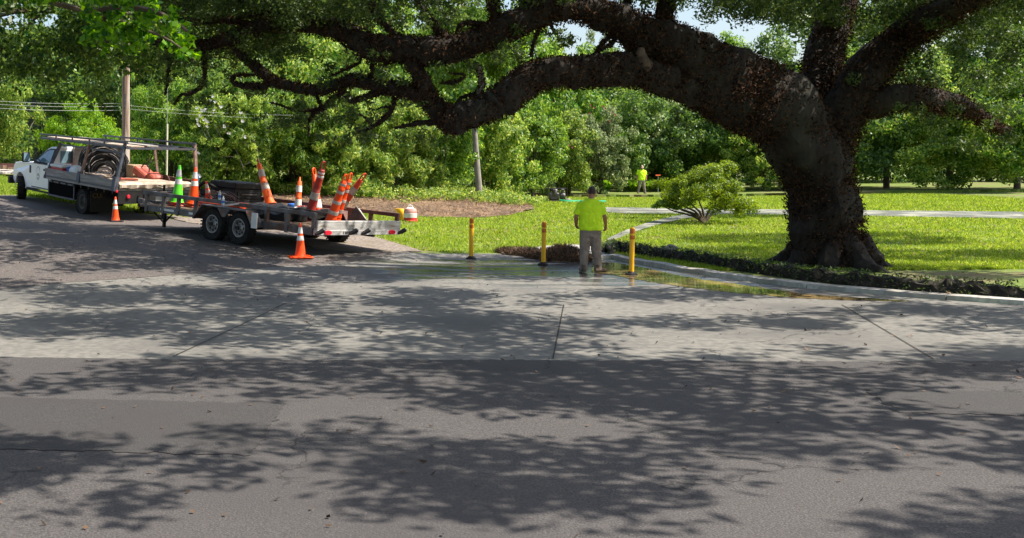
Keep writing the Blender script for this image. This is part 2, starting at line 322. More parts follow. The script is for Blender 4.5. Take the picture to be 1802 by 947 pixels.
# ---- ground materials (world-metre noise)
def groundmat(name, c1, c2, fine, big, cbig, rough, bump, wet=None, speck=None, cracks=None):
    m, N, K, P = new_mat(name)
    tc = N.new('ShaderNodeTexCoord')
    def noise(s, det=6, st=None):
        n = N.new('ShaderNodeTexNoise'); n.inputs['Scale'].default_value = s; n.inputs['Detail'].default_value = det
        if st:
            mp = N.new('ShaderNodeMapping'); mp.inputs['Scale'].default_value = st; K.new(tc.outputs['Object'], mp.inputs[0]); K.new(mp.outputs[0], n.inputs['Vector'])
        else: K.new(tc.outputs['Object'], n.inputs['Vector'])
        return n.outputs['Fac']
    def rng(v, a, b, c=0, d=1):
        r = N.new('ShaderNodeMapRange'); r.interpolation_type = 'SMOOTHSTEP'
        for k_, x in zip(('From Min', 'From Max', 'To Min', 'To Max'), (a, b, c, d)): r.inputs[k_].default_value = x
        K.new(v, r.inputs['Value']); return r.outputs[0]
    def mix(f, a, b):
        x = N.new('ShaderNodeMix'); x.data_type = 'RGBA'; K.new(f, x.inputs['Factor'])
        for sname, val in (('A', a), ('B', b)):
            if isinstance(val, tuple): x.inputs[sname].default_value = val
            else: K.new(val, x.inputs[sname])
        return x.outputs['Result']
    fn = noise(fine, 8); col = mix(rng(fn, .35, .65), c2, c1)
    col = mix(rng(noise(big, 5), .42, .68), col, cbig)
    if speck: col = mix(rng(noise(speck[0], 2), speck[1], speck[1] + .06), col, speck[2])
    if cracks:
        wv = N.new('ShaderNodeTexNoise'); wv.inputs['Scale'].default_value = 1.6; wv.inputs['Detail'].default_value = 6; K.new(tc.outputs['Object'], wv.inputs['Vector'])
        av = N.new('ShaderNodeVectorMath'); av.operation = 'ADD'; K.new(tc.outputs['Object'], av.inputs[0]); K.new(wv.outputs['Color'], av.inputs[1])
        vo = N.new('ShaderNodeTexVoronoi'); vo.feature = 'DISTANCE_TO_EDGE'; vo.inputs['Scale'].default_value = cracks[0]; K.new(av.outputs[0], vo.inputs['Vector'])
        mk = N.new('ShaderNodeMath'); mk.operation = 'MULTIPLY'; K.new(rng(vo.outputs['Distance'], 0, cracks[1], 1, 0), mk.inputs[0]); K.new(rng(noise(.4, 3), .44, .56), mk.inputs[1])
        col = mix(mk.outputs[0], col, (.02, .018, .017, 1))
    ro = None
    if wet:
        (wx, wy, wr, thr) = wet
        sp = N.new('ShaderNodeVectorMath'); sp.operation = 'DISTANCE'; mp = N.new('ShaderNodeMapping'); mp.inputs['Scale'].default_value = (1, 1.6, 0)
        K.new(tc.outputs['Object'], mp.inputs[0]); K.new(mp.outputs[0], sp.inputs[0]); sp.inputs[1].default_value = (wx, wy * 1.6, 0)
        f1 = rng(sp.outputs['Value'], 0, wr, .32, -.25)
        ad = N.new('ShaderNodeMath'); ad.operation = 'ADD'; K.new(f1, ad.inputs[0]); K.new(noise(.75, 8, (.55, 2.6, 1)), ad.inputs[1])
        wf = rng(ad.outputs[0], thr, thr + .12)
        dk = N.new('ShaderNodeMix'); dk.data_type = 'RGBA'; dk.blend_type = 'MULTIPLY'; dk.inputs['B'].default_value = (.5, .5, .52, 1)
        K.new(wf, dk.inputs['Factor']); K.new(col, dk.inputs['A']); col = dk.outputs['Result']
        rr = N.new('ShaderNodeMapRange'); rr.inputs['To Min'].default_value = rough; rr.inputs['To Max'].default_value = .17; K.new(wf, rr.inputs['Value'])
        K.new(rr.outputs[0], P.inputs['Roughness'])
        bs = N.new('ShaderNodeMapRange'); bs.inputs['To Min'].default_value = bump; bs.inputs['To Max'].default_value = bump * .35; K.new(wf, bs.inputs['Value']); ro = bs.outputs[0]
    else: P.inputs['Roughness'].default_value = rough
    K.new(col, P.inputs['Base Color'])
    b = N.new('ShaderNodeBump'); b.inputs['Distance'].default_value = .02; b.inputs['Strength'].default_value = bump
    if ro: K.new(ro, b.inputs['Strength'])
    K.new(fn, b.inputs['Height']); K.new(b.outputs[0], P.inputs['Normal'])
    return m
M['asphalt'] = groundmat('asphalt', (.16, .133, .12, 1), (.06, .052, .05, 1), 30, .35, (.08, .072, .069, 1), .85, .6, wet=(3, 24, 10, .7), speck=(45, .64, (.24, .21, .19, 1)), cracks=(.4, .012))
M['asphaltnear'] = groundmat('near_asphalt', (.095, .086, .083, 1), (.045, .041, .041, 1), 60, .22, (.055, .05, .05, 1), .9, .6, speck=(90, .66, (.17, .155, .145, 1)), cracks=(.3, .006))
M['tarpatch'] = groundmat('tar_patch', (.06, .055, .054, 1), (.03, .028, .028, 1), 70, .8, (.045, .04, .04, 1), .85, .5, speck=(120, .66, (.12, .11, .1, 1)))
M['concrete'] = groundmat('concrete', (.205, .193, .172, 1), (.14, .134, .122, 1), 9, .35, (.105, .1, .094, 1), .75, .35, wet=(6, 24.3, 13, .6), speck=(25, .68, (.14, .12, .1, 1)), cracks=(.17, .0035))
M['grassland'] = groundmat('lawn_ground', (.17, .23, .025, 1), (.08, .13, .015, 1), 9, .55, (.17, .14, .06, 1), .95, .8)
M['dirt'] = groundmat('gravel_dirt', (.3, .25, .21, 1), (.12, .095, .08, 1), 14, 1.1, (.17, .14, .1, 1), .95, .9, wet=(5, 25, 5, .8))
M['driveway'] = groundmat('pale_gravel', (.14, .14, .135, 1), (.07, .085, .05, 1), 12, .8, (.3, .3, .24, 1), .95, .5)
M['mulch'] = groundmat('mulch', (.15, .095, .055, 1), (.05, .032, .02, 1), 16, .8, (.2, .13, .075, 1), .95, 1)
M['ballast'] = groundmat('ballast', (.55, .5, .47, 1), (.25, .22, .2, 1), 6, .8, (.45, .4, .37, 1), .95, 1)
M['kerb'] = groundmat('kerb_concrete', (.55, .53, .49, 1), (.36, .34, .31, 1), 9, 1, (.3, .28, .25, 1), .85, .3)
m, N, K, P = new_mat('muddy_water')
P.inputs['Base Color'].default_value = (.11, .08, .04, 1); P.inputs['Roughness'].default_value = .03; P.inputs['IOR'].default_value = 1.33
tc = N.new('ShaderNodeTexCoord'); nz = N.new('ShaderNodeTexNoise'); nz.inputs['Scale'].default_value = 1.3
K.new(tc.outputs['Object'], nz.inputs['Vector']); rp = N.new('ShaderNodeValToRGB')
rp.color_ramp.elements[0].color = (.07, .055, .03, 1); rp.color_ramp.elements[1].color = (.28, .2, .09, 1); rp.color_ramp.elements[0].position = .42; rp.color_ramp.elements[1].position = .6
K.new(nz.outputs[0], rp.inputs[0]); K.new(rp.outputs[0], P.inputs['Base Color'])
n2 = N.new('ShaderNodeTexNoise'); n2.inputs['Scale'].default_value = 5; K.new(tc.outputs['Object'], n2.inputs['Vector'])
bp = N.new('ShaderNodeBump'); bp.inputs['Strength'].default_value = .05; K.new(n2.outputs[0], bp.inputs['Height']); K.new(bp.outputs[0], P.inputs['Normal'])
M['water'] = m
M['clear'] = mat('clear_plastic', (.6, .68, .74, 1), (.42, .5, .58, 1), scale=30, rough=.08)

# ------------------------------------------------------------------ ground sheets
XS = np.concatenate([[-900, -400, -180, -90, -60, -44], np.arange(-34, 40.01, .5), [44, 52, 64, 90, 180, 400, 900]])
YS = np.concatenate([[-60, -20, -6], np.arange(0, 96.01, .5), [100, 110, 130, 180, 300, 600, 1500]])
def gridmesh():
    gx, gy = np.meshgrid(XS, YS); z = Hn(gx.ravel(), gy.ravel())
    v = np.c_[gx.ravel(), gy.ravel(), z]; nx, ny = len(XS), len(YS)
    i = (np.arange(ny - 1)[:, None] * nx + np.arange(nx - 1)[None]).ravel()
    f = np.c_[i, i + 1, i + nx + 1, i + nx]
    me = bpy.data.meshes.new('ground'); me.from_pydata(v.tolist(), [], f.tolist()); me.update(); return me
link('ground', gridmesh(), M['grassland'], kind='structure')
def smooth_poly(pts, k=4):
    out = []; n = len(pts)
    for i in range(n):
        p0, p1, p2, p3 = (Vector(pts[(i + j) % n]) for j in (-1, 0, 1, 2))
        for q in range(k):
            t = q / k
            out.append(.5 * ((2 * p1) + (p2 - p0) * t + (2 * p0 - 5 * p1 + 4 * p2 - p3) * t * t + (3 * p1 - p0 - 3 * p2 + p3) * t ** 3))
    return out
def sheet(name, pts, m, off, jag=0, thick=0, smooth=0, step=.5, bulge=None):
    """flat-lying area given by plan points (x, y), cut along the ground grid and laid off metres above the land"""
    P2 = [Vector((p[0], p[1])) for p in pts]
    if smooth: P2 = [Vector(p[:2]) for p in smooth_poly([Vector((p.x, p.y, 0)) for p in P2], smooth)]
    if jag:
        Q = []
        for i, a in enumerate(P2):
            b = P2[(i + 1) % len(P2)]; L = (b - a).length; n = max(1, int(L / (jag * 3)))
            for k in range(min(n, 200)):
                q = a.lerp(b, k / n); Q.append(q + Vector((random.gauss(0, jag), random.gauss(0, jag))) * (1 if k else .3))
        P2 = Q
    bm = bmesh.new(); vs = [bm.verts.new((p.x, p.y, 0)) for p in P2]; f = bm.faces.new(vs)
    bmesh.ops.triangulate(bm, faces=bm.faces[:])
    x0, x1 = min(p.x for p in P2), max(p.x for p in P2); y0, y1 = min(p.y for p in P2), max(p.y for p in P2)
    for ax, arr, lo, hi in ((0, XS, x0, x1), (1, YS, y0, y1)):
        for c in arr:
            if lo < c < hi:
                co = (c, 0, 0) if ax == 0 else (0, c, 0); no = (1, 0, 0) if ax == 0 else (0, 1, 0)
                bmesh.ops.bisect_plane(bm, geom=bm.verts[:] + bm.edges[:] + bm.faces[:], plane_co=co, plane_no=no, dist=1e-5)
    co = np.array([v.co[:] for v in bm.verts]); z = Hn(co[:, 0], co[:, 1]) + off
    for v, q in zip(bm.verts, z): v.co.z = q + (bulge(v.co.x, v.co.y) if bulge else 0)
    if thick:
        r = bmesh.ops.extrude_face_region(bm, geom=bm.faces[:]); 
        for g_ in r['geom']:
            if isinstance(g_, bmesh.types.BMVert): g_.co.z += thick
    bmesh.ops.recalc_face_normals(bm, faces=bm.faces)
    if not thick:
        for f in bm.faces:
            if f.normal.z < 0: f.normal_flip()
    me = bpy.data.meshes.new(name); bm.to_mesh(me); bm.free()
    return link(name, me, m, kind='structure')
def PG(l): return [tuple(G(*p)[:2]) for p in l]

# asphalt street, running off to the left behind the truck
asph = PG([(0, 511), (120, 498), (270, 488), (400, 478), (490, 470), (575, 466), (640, 458), (700, 447), (735, 441), (690, 427), (600, 418), (470, 408), (380, 400), (290, 384), (215, 373), (120, 358), (60, 349), (0, 342)])
asph = [(-30, 17.5)] + asph + [(-30, 44)]
sheet('road', asph, M['asphalt'], .016, jag=.03)
# concrete apron across the foreground
conc = PG([(0, 507), (120, 495), (270, 485), (400, 475), (490, 467), (575, 463), (640, 455), (700, 444), (760, 447), (860, 447), (905, 448), (960, 460), (1020, 460), (1050, 461), (1062, 458), (1075, 457), (1095, 461), (1130, 467), (1165, 473), (1200, 480), (1290, 493), (1420, 509), (1600, 525), (1802, 539)])
conc = [(-30, 16.8)] + conc + [(32, 16.5), (32, 13.2), (-30, 13.4)]
sheet('pavement', conc, M['concrete'], .010, jag=.012)
sheet('road', [(-30, 13.45)] + [(x_, 13.35 + .05 * math.sin(x_ * .7)) for x_ in range(-28, 29, 2)] + [(30, 13.3), (30, -2), (-30, -2)], M['asphaltnear'], .012, jag=.022)
# joint grooves sawn across the concrete
for k, x in enumerate((-6.5, -2.0, 2.5, 7.0, 11.5)):
    sheet('joint', [(x, 13.45), (x + .016, 13.45), (x + 1.116, 18.4), (x + 1.1, 18.4)], M['soil'], .019)
sheet('patch', [(-3.6, 9.2), (-.7, 9.0), (-.55, 10.9), (-3.4, 11.1)], M['tarpatch'], .018, jag=.02)
sheet('patch', [(5.2, 10.6), (8.9, 10.2), (9.1, 11.2), (5.4, 11.7)], M['tarpatch'], .018, jag=.02)
# gravelly dirt shoulder on the far side of the street
sheet('verge', PG([(560, 440), (640, 446), (745, 444), (705, 431), (640, 412), (560, 396), (470, 385), (340, 372), (250, 362), (215, 362), (240, 372), (300, 384), (380, 400), (470, 412)]), M['dirt'], .022, jag=.06)
# low concrete pad and gutter behind the straw heap
sheet('gutter', PG([(925, 440), (960, 434), (1010, 432), (1060, 436), (1075, 445), (1060, 458), (980, 452), (915, 447)]), M['kerb'], .024, jag=.02)
# water standing along the kerb
sheet('water', PG([(1045, 464), (1062, 460), (1110, 468), (1200, 487), (1300, 502), (1420, 519), (1600, 531), (1500, 530), (1400, 526), (1300, 517), (1215, 508), (1150, 498), (1115, 492), (1070, 484), (1040, 480)]), M['water'], .0155, jag=.035)
# paths and slabs beyond the lawn
sheet('path', PG([(1068, 422), (1100, 407), (1140, 393), (1200, 379), (1290, 369), (1300, 373), (1200, 387), (1150, 399), (1112, 411), (1080, 424)]), M['driveway'], .03, smooth=2)
sheet('driveway', PG([(1040, 366), (1100, 366), (1200, 368), (1400, 370), (1802, 374), (1802, 386), (1400, 379), (1200, 377), (1100, 377), (1060, 374)]), M['driveway'], .03, jag=.05)
sheet('slab', PG([(898, 350), (925, 346), (965, 346), (962, 351), (910, 353)]), M['kerb'], .05)
# raised turf terrace at the back of the lawn
ter = [(8.5, 70), (14, 69.5), (20, 70), (30, 69), (48, 66), (48, 84), (8.5, 84)]
sheet('terrace', ter, M['grassland'], 0, thick=.16, jag=.12)
# ballast bank and rail at far left
sheet('gravel', [(-34, 52), (-14.2, 56), (-14.2, 60), (-34, 57)], M['ballast'], .2, thick=.08, jag=.15)
t = thing('railway_track', 'rusty railway rail on timber sleepers over pale ballast behind the truck bonnet', 'railway', (0, 0, 0))
b = MB(); b.bar(onland(-33, 53.6, .62), onland(-14.6, 57.6, .62), .12, .2); b.build('rail', M['rust'], t)
for k in range(22):
    x = -32.5 + k * .82; y = 53.8 + k * .178
    MB().box(-.13, .13, -1, 1, -.09, .09, Matrix.Translation(onland(x, y + .3, .47))).build('sleeper', M['deckwood'], t)

# kerb along the water
kp = [G(*p) for p in [(1052, 461), (1062, 457), (1075, 456), (1095, 460), (1130, 466), (1165, 472), (1200, 479), (1290, 492), (1420, 508), (1600, 524), (1802, 538)]]
kq = []
for i in range(len(kp) - 1):
    m_ = max(1, round((kp[i + 1] - kp[i]).length / .5)); kq += [kp[i].lerp(kp[i + 1], k / m_) for k in range(m_)]
kp = kq + [kp[-1]]; r0_ = random.Random(15)
kp = [p + Vector((r0_.gauss(0, .008), r0_.gauss(0, .012), r0_.gauss(0, .006))) for p in kp]
b = MB(); L = []
for i, p in enumerate(kp):
    d = (kp[min(i + 1, len(kp) - 1)] - kp[max(i - 1, 0)]); n = Vector((-d.y, d.x, 0)).normalized()
    L.append((p, n))
for i in range(len(L) - 1):
    (p, n), (q, m_) = L[i], L[i + 1]
    if i % 5 == 4: q = p.lerp(q, .965)
    vs = []
    for a, nn in ((p, n), (q, m_)):
        vs += [a + Vector((0, 0, -.05)), a + nn * .02 + Vector((0, 0, .085)), a + nn * .2 + Vector((0, 0, .1)), a + nn * .24 + Vector((0, 0, -.05))]
    b.add(vs, [(0, 1, 5, 4), (1, 2, 6, 5), (2, 3, 7, 6), (0, 1, 2, 3), (7, 6, 5, 4)])
kb_ = b.build('kerb', M['kerb'], kind='structure')

# ------------------------------------------------------------------ leaves
def leaf_mesh(name, P_, Nn, ll, lw, seed, up=.2, fold=True, jit=.35):
    """one small folded leaf of four corners at every point P_, facing roughly along Nn"""
    rs = np.random.RandomState(seed); n = len(P_)
    d = rs.normal(size=(n, 3)); nn = Nn + rs.normal(size=(n, 3)) * .75; nn[:, 2] += up
    nn /= np.linalg.norm(nn, axis=1)[:, None] + 1e-9
    t = d - (d * nn).sum(1)[:, None] * nn; t /= np.linalg.norm(t, axis=1)[:, None] + 1e-9
    s = np.cross(nn, t); L_ = ll * (1 + rs.uniform(-jit, jit, n))[:, None]; W_ = lw * (1 + rs.uniform(-jit, jit, n))[:, None]
    a = P_ - t * L_ * .5; c = P_ + t * L_ * .5
    b_ = P_ + s * W_ * .5 - nn * W_ * .12; e = P_ - s * W_ * .5 - nn * W_ * .12
    V = np.stack([a, b_, c, e], 1).reshape(-1, 3)
    me = bpy.data.meshes.new(name); me.vertices.add(4 * n); me.vertices.foreach_set('co', V.ravel())
    me.loops.add(4 * n); me.loops.foreach_set('vertex_index', np.arange(4 * n, dtype=np.int32))
    me.polygons.add(n); me.polygons.foreach_set('loop_start', np.arange(0, 4 * n, 4, dtype=np.int32))
    try: me.polygons.foreach_set('loop_total', np.full(n, 4, dtype=np.int32))
    except Exception: pass
    me.update(); me.validate(); return me
def clumps(C_, Rr, n, seed, shell=.5, flat=.75):
    """n points in clumps at C_ (k,3) of radius Rr (k,) with outward directions"""
    rs = np.random.RandomState(seed); C_ = np.asarray(C_, float); Rr = np.asarray(Rr, float)
    w_ = Rr ** 2; i = rs.choice(len(C_), n, p=w_ / w_.sum())
    u = rs.normal(size=(n, 3)); u /= np.linalg.norm(u, axis=1)[:, None]
    r = rs.uniform(0, 1, n) ** shell; q = u * r[:, None] * Rr[i][:, None]; q[:, 2] *= flat
    return C_[i] + q, u
def crown_points(rx, ry, rz, k, cr, n, seed, shape='round', low=-.8):
    rs = np.random.RandomState(seed); C_ = []; 
    while len(C_) < k:
        u = rs.normal(size=3); u /= np.linalg.norm(u)
        if u[2] < low: continue
        r = rs.uniform(.4, 1.05) * (1 + .26 * math.sin(4 * u[0] + seed) * math.cos(3.3 * u[2] + 2 * u[1]))
        if rs.rand() < .12: r *= 1.18
        if shape == 'cone': s_ = 1 - .5 * max(0, u[2]); C_.append((u[0] * rx * r * s_, u[1] * ry * r * s_, u[2] * rz))
        else: C_.append((u[0] * rx * r, u[1] * ry * r, u[2] * rz * r))
    C_ = np.array(C_); Rr = rs.uniform(.5, 1.25, k) * cr
    P_, u = clumps(C_, Rr, n, seed + 1)
    o = P_ / np.array([rx, ry, rz]); o /= np.linalg.norm(o, axis=1)[:, None] + 1e-9
    return P_, u * .6 + o * .7
PROTO = {}
def proto(kind):
    if kind in PROTO: return PROTO[kind]
    spec = {  # rx ry rz clumps clumpR n len wid seed
        'round':  (3.0, 2.6, 3.0, 150, .55, 30000, .17, .085, 11, 'round', -.9),
        'round2': (3.0, 2.6, 2.6, 130, .6, 28000, .18, .09, 23, 'round', -.7),
        'tall':   (2.6, 2.4, 4.6, 190, .55, 32000, .19, .09, 31, 'cone', -1),
        'shrub':  (2.0, 1.7, 2.0, 150, .34, 26000, .17, .045, 47, 'round', -.9),
        'shrub2': (2.2, 1.7, 2.2, 130, .38, 24000, .135, .065, 59, 'round', -1),
        'small':  (1.0, .9, .75, 40, .26, 5200, .1, .05, 61, 'round', -.5),
        'wispy':  (3.0, 2.6, 2.6, 70, .6, 13000, .22, .1, 71, 'round', -.6)}[kind]
    P_, u = crown_points(spec[0], spec[1], spec[2], spec[3], spec[4], spec[5], spec[8], spec[9], spec[10])
    PROTO[kind] = (leaf_mesh('crown_' + kind, P_, u, spec[6], spec[7], spec[8]), spec); return PROTO[kind]
def set_obj_mat(o, m):
    if not o.data.materials: o.data.materials.append(m)
    o.material_slots[0].link = 'OBJECT'; o.material_slots[0].material = m
TR_ = {}
def trunk_mesh(kind, h, r):
    rs = random.Random(int(h * 100 + r * 1000)); b = MB()
    if kind == 'multi':
        for k in range(6):
            a = k * 1.05 + rs.uniform(-.3, .3); e = rs.uniform(.5, 1.1)
            b.tube([(math.cos(a) * .1, math.sin(a) * .1, -.1), (math.cos(a) * .25 * e, math.sin(a) * .25 * e, h * .3), (math.cos(a) * .55 * e, math.sin(a) * .55 * e, h * .65), (math.cos(a) * e, math.sin(a) * e, h)], [r * .5, r * .42, r * .3, r * .12], 6)
    else:
        b.tube([(0, 0, -.2), (.02, 0, .25), (.08, .02, h * .4), (-.05, .06, h * .75), (.05, 0, h)], [r * 1.35, r, r * .85, r * .6, r * .25], 10)
        for k in range(7):
            a = k * 2.4; z = h * (.38 + .08 * k); l_ = h * .28
            b.tube([(0, 0, z), (math.cos(a) * l_ * .5, math.sin(a) * l_ * .5, z + l_ * .35), (math.cos(a) * l_, math.sin(a) * l_, z + l_ * .9)], [r * .42, r * .27, r * .1], 6)
    return b
def tree(name, label, cat, px, d, hgt, rad, kind, leaf, group=None, trunk=('single', .16), bark='barkbrown', base=None, rot=None, lift=None):
    """px: bearing, d: distance, hgt: total height, rad: crown radius"""
    x = (px - 600) * d / 2000; z0 = H(x, d) if base is None else base
    t = thing(name, label, cat, (x, d, z0), (0, 0, rot if rot is not None else random.uniform(0, 6.28)), group)
    me, sp = proto(kind); sc = rad / sp[0]; rz = sp[2]
    ch = lift if lift is not None else 0            # height of crown's bottom
    sz = (hgt - ch) / (2 * rz * .96)
    o = link('crown', me, None, t); o.scale = (sc, sc, sz); o.location = (0, 0, ch + rz * sz * .96); set_obj_mat(o, LG[leaf])
    trunk_mesh(trunk[0], hgt * .8, trunk[1]).build('trunk', M[bark], t, smooth=True)
    return t

# hedge of oleanders and shrubs behind truck and trailer
T = [
 # name,label,cat,px,d,h,r,kind,leaf,(group),trunk
 ('oleander', 'tall oleander with narrow leaves right behind the truck rack posts', 'shrub', 300, 50, 5.2, 2.2, 'shrub', 'mid', ('multi', .1)),
 ('oleander', 'oleander with a cluster of white blossoms up high, left of the black toolbox', 'shrub', 395, 47.5, 5.6, 2.5, 'shrub', 'mid', ('multi', .1)),
 ('oleander', 'dark oleander directly behind the black toolbox on the trailer', 'shrub', 455, 49, 4.6, 2.2, 'shrub', 'mid', ('multi', .1)),
 ('oleander', 'oleander behind the leftmost leaning striped channelizer', 'shrub', 520, 48, 5.2, 2.4, 'shrub', 'mid', ('multi', .1)),
 ('oleander', 'light green oleander rising behind the pair of leaning channelizers', 'shrub', 610, 49, 5.4, 2.5, 'shrub', 'light', ('multi', .1)),
 ('oleander', 'oleander with yellowish foliage above the mulch bed, right of the channelizers', 'shrub', 690, 51, 5.2, 2.6, 'shrub', 'light', ('multi', .1)),
 ('broadleaf_shrub', 'dark glossy shrub left of the slim grey trunk, above the mulch bed', 'shrub', 770, 54, 5.6, 2.6, 'shrub2', 'mid', ('multi', .1)),
 ('broadleaf_shrub', 'bright green shrub just right of the slim grey trunk', 'shrub', 872, 57, 6.0, 2.3, 'shrub2', 'light', ('multi', .1)),
 ('broadleaf_shrub', 'green shrub with bare leaning stems at its foot, left of the grey pump', 'shrub', 935, 66, 6.0, 2.6, 'shrub2', 'mid', ('multi', .12)),
 ('broadleaf_shrub', 'broad shrub rising right behind the grey pump', 'shrub', 1000, 70, 5.6, 2.6, 'shrub2', 'light', ('multi', .12)),
 ('broadleaf_shrub', 'pale grey green shrub with a few red blossoms on top, left of the far worker', 'shrub', 1055, 72, 6.0, 2.6, 'shrub2', 'pale', ('multi', .12)),
 ('evergreen_tree', 'dark blue green tree shading the hedge behind the far worker', 'tree', 1135, 80, 6.6, 3.6, 'round2', 'dark', ('single', .2)),
 ('broadleaf_shrub', 'pale topped shrub right of the far worker, above the yellow bush', 'shrub', 1182, 82, 6.8, 3.2, 'shrub2', 'pale', ('multi', .12)),
 ('evergreen_tree', 'deep green tree to the right of the pale topped shrub', 'tree', 1260, 80, 7.0, 3.8, 'round2', 'dark', ('single', .2)),
 ('broadleaf_tree', 'light green rounded tree left of the oak trunk at the back of the lawn', 'tree', 1345, 76, 6.5, 3.6, 'round', 'light', ('single', .2)),
 ('broadleaf_tree', 'mid green tree framed right behind the oak trunk', 'tree', 1450, 78, 7.6, 4.0, 'round', 'mid', ('single', .2)),
 ('evergreen_tree', 'dark spreading tree first to the right of the oak trunk', 'tree', 1560, 74, 7.5, 4.0, 'round2', 'dark', ('single', .2)),
 ('broadleaf_tree', 'bright tree second to the right of the oak trunk', 'tree', 1670, 70, 6.8, 3.8, 'round', 'light', ('single', .2)),
 ('evergreen_tree', 'dark tree at the right edge of the picture', 'tree', 1790, 68, 8.0, 4.0, 'round2', 'mid', ('single', .2)),
 # left: light tree, bright shrub, dark wood
 ('broadleaf_tree', 'pale yellow green rounded tree at the left edge beyond the truck bonnet', 'tree', -22, 60, 6.8, 2.3, 'round', 'light', ('single', .15)),
 ('broadleaf_shrub', 'vivid yellow green bush above the truck rack, left of the utility pole', 'shrub', 140, 56, 3.9, 1.75, 'round2', 'bright', ('multi', .1)),
 ('evergreen_tree', 'dark tree filling the gap just left of the utility pole', 'tree', 175, 70, 9.5, 3.4, 'tall', 'dark', ('single', .2)),
 ('evergreen_tree', 'tall dark tree above the pale tree at far left', 'tree', 60, 88, 10.5, 4.0, 'tall', 'dark', ('single', .22)),
 ('evergreen_tree', 'dark tree just right of the utility pole behind the guy wire', 'tree', 262, 62, 9.5, 3.4, 'round2', 'dark', ('single', .2)),
]
for k, (nm, lab, cat, px, d, h, r, kd, lf, tk) in enumerate(T):
    tree(nm, lab, cat, px, d, h, r, kd, lf, trunk=tk)
# taller trees of the wood behind
W_ = [(10, 110, 12, 5, 'tall', 'mid', 'tall green tree at the left edge, behind all others'), (120, 100, 11.5, 5, 'round2', 'dark', 'dark tree top over the power lines, left of the pole'),
      (215, 92, 15, 4.5, 'tall', 'mid', 'tree top seen right behind the upper utility pole'), (300, 84, 13.5, 4.6, 'round2', 'mid', 'tree top right of the utility pole under the oak leaves'),
      (375, 88, 14, 4.8, 'round', 'light', 'light tree top above the white blossoms'), (450, 80, 12.6, 4.4, 'round', 'light', 'yellowish tree top above the hooked oak branch'),
      (530, 86, 14, 4.8, 'round2', 'mid', 'tree top left of the twiggy oak branches'), (600, 80, 12, 4.4, 'round', 'light', 'light tree top behind the hanging oak twigs'),
      (665, 88, 14, 4.8, 'round2', 'mid', 'tree top behind the low oak limb, middle of the wood'), (730, 80, 12, 4.2, 'round', 'mid', 'tree top seen in the fork of the oak limbs'),
      (795, 86, 13, 4.6, 'tall', 'bright', 'bright tree top inside the loop of the oak limbs'), (860, 80, 11.5, 4.2, 'round', 'bright', 'vivid tree right above the lower oak limb bend'),
      (925, 88, 11.5, 4.4, 'round', 'light', 'light tree top between the two great oak limbs'), (985, 78, 9.6, 3.6, 'round2', 'mid', 'green tree under the lower oak limb, left half of the arch'),
      (1060, 92, 10.0, 4.6, 'round', 'mid', 'dense green tree top under the arch of the oak limb'), (1150, 96, 10.4, 4.8, 'round2', 'mid', 'deep green tree top above the far worker'),
      (1052, 140, 16.6, 3.6, 'round', 'pale', 'hazy pale tree against the sky between the oak limbs'), (1120, 130, 14, 4.0, 'round', 'light', 'far tree top low against the sky, right of the hazy pale one'),
      (1260, 100, 11.5, 5, 'round', 'mid', 'tree top left of the oak trunk, behind the deep green tree'), (1380, 96, 12, 5, 'round2', 'dark', 'tall dark tree just left of the oak trunk'),
      (1500, 98, 13, 5, 'tall', 'mid', 'tall tree just right of the oak trunk'), (1620, 92, 12, 5, 'round', 'light', 'tall light tree midway to the right edge'),
      (1740, 90, 14, 5, 'tall', 'dark', 'tall dark tree near the right edge'), (1860, 88, 13, 5, 'round2', 'mid', 'tall tree cut by the right edge')]
for px, d, h, r, kd, lf, lab in W_:
    tree('woodland_tree', lab, 'tree', px, d, h, r, kd, lf, group='tall trees of the wood behind the hedge', trunk=('single', .25), lift=1.0)
# undergrowth closing the foot of the wood
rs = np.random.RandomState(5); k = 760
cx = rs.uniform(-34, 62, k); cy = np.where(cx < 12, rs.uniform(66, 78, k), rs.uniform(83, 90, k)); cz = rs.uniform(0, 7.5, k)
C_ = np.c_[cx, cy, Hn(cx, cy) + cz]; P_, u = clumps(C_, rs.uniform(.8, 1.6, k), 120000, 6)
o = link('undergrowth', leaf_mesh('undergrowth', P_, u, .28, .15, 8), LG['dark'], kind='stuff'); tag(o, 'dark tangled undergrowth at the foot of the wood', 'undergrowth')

# slim grey trunk rising from the mulch bed
p = G(843, 342); p = onland((843 - 600) * 52 / 2000, 52)
t = thing('slender_tree', 'slim pale grey tree trunk rising from the far edge of the mulch bed', 'tree', p)
b = MB(); b.tube([(0, 0, -.2), (0, 0, .6), (-.12, 0, 2.2), (-.2, 0, 3.6), (-.25, .3, 5)], [.2, .165, .14, .12, .07], 12, sub=3)
b.build('trunk', M['barkgrey'], t, smooth=True)
o = link('crown', proto('round2')[0], None, t); o.location = (0, .2, 7.3); set_obj_mat(o, LG['mid']); o.scale = (.8, .8, 1.15)

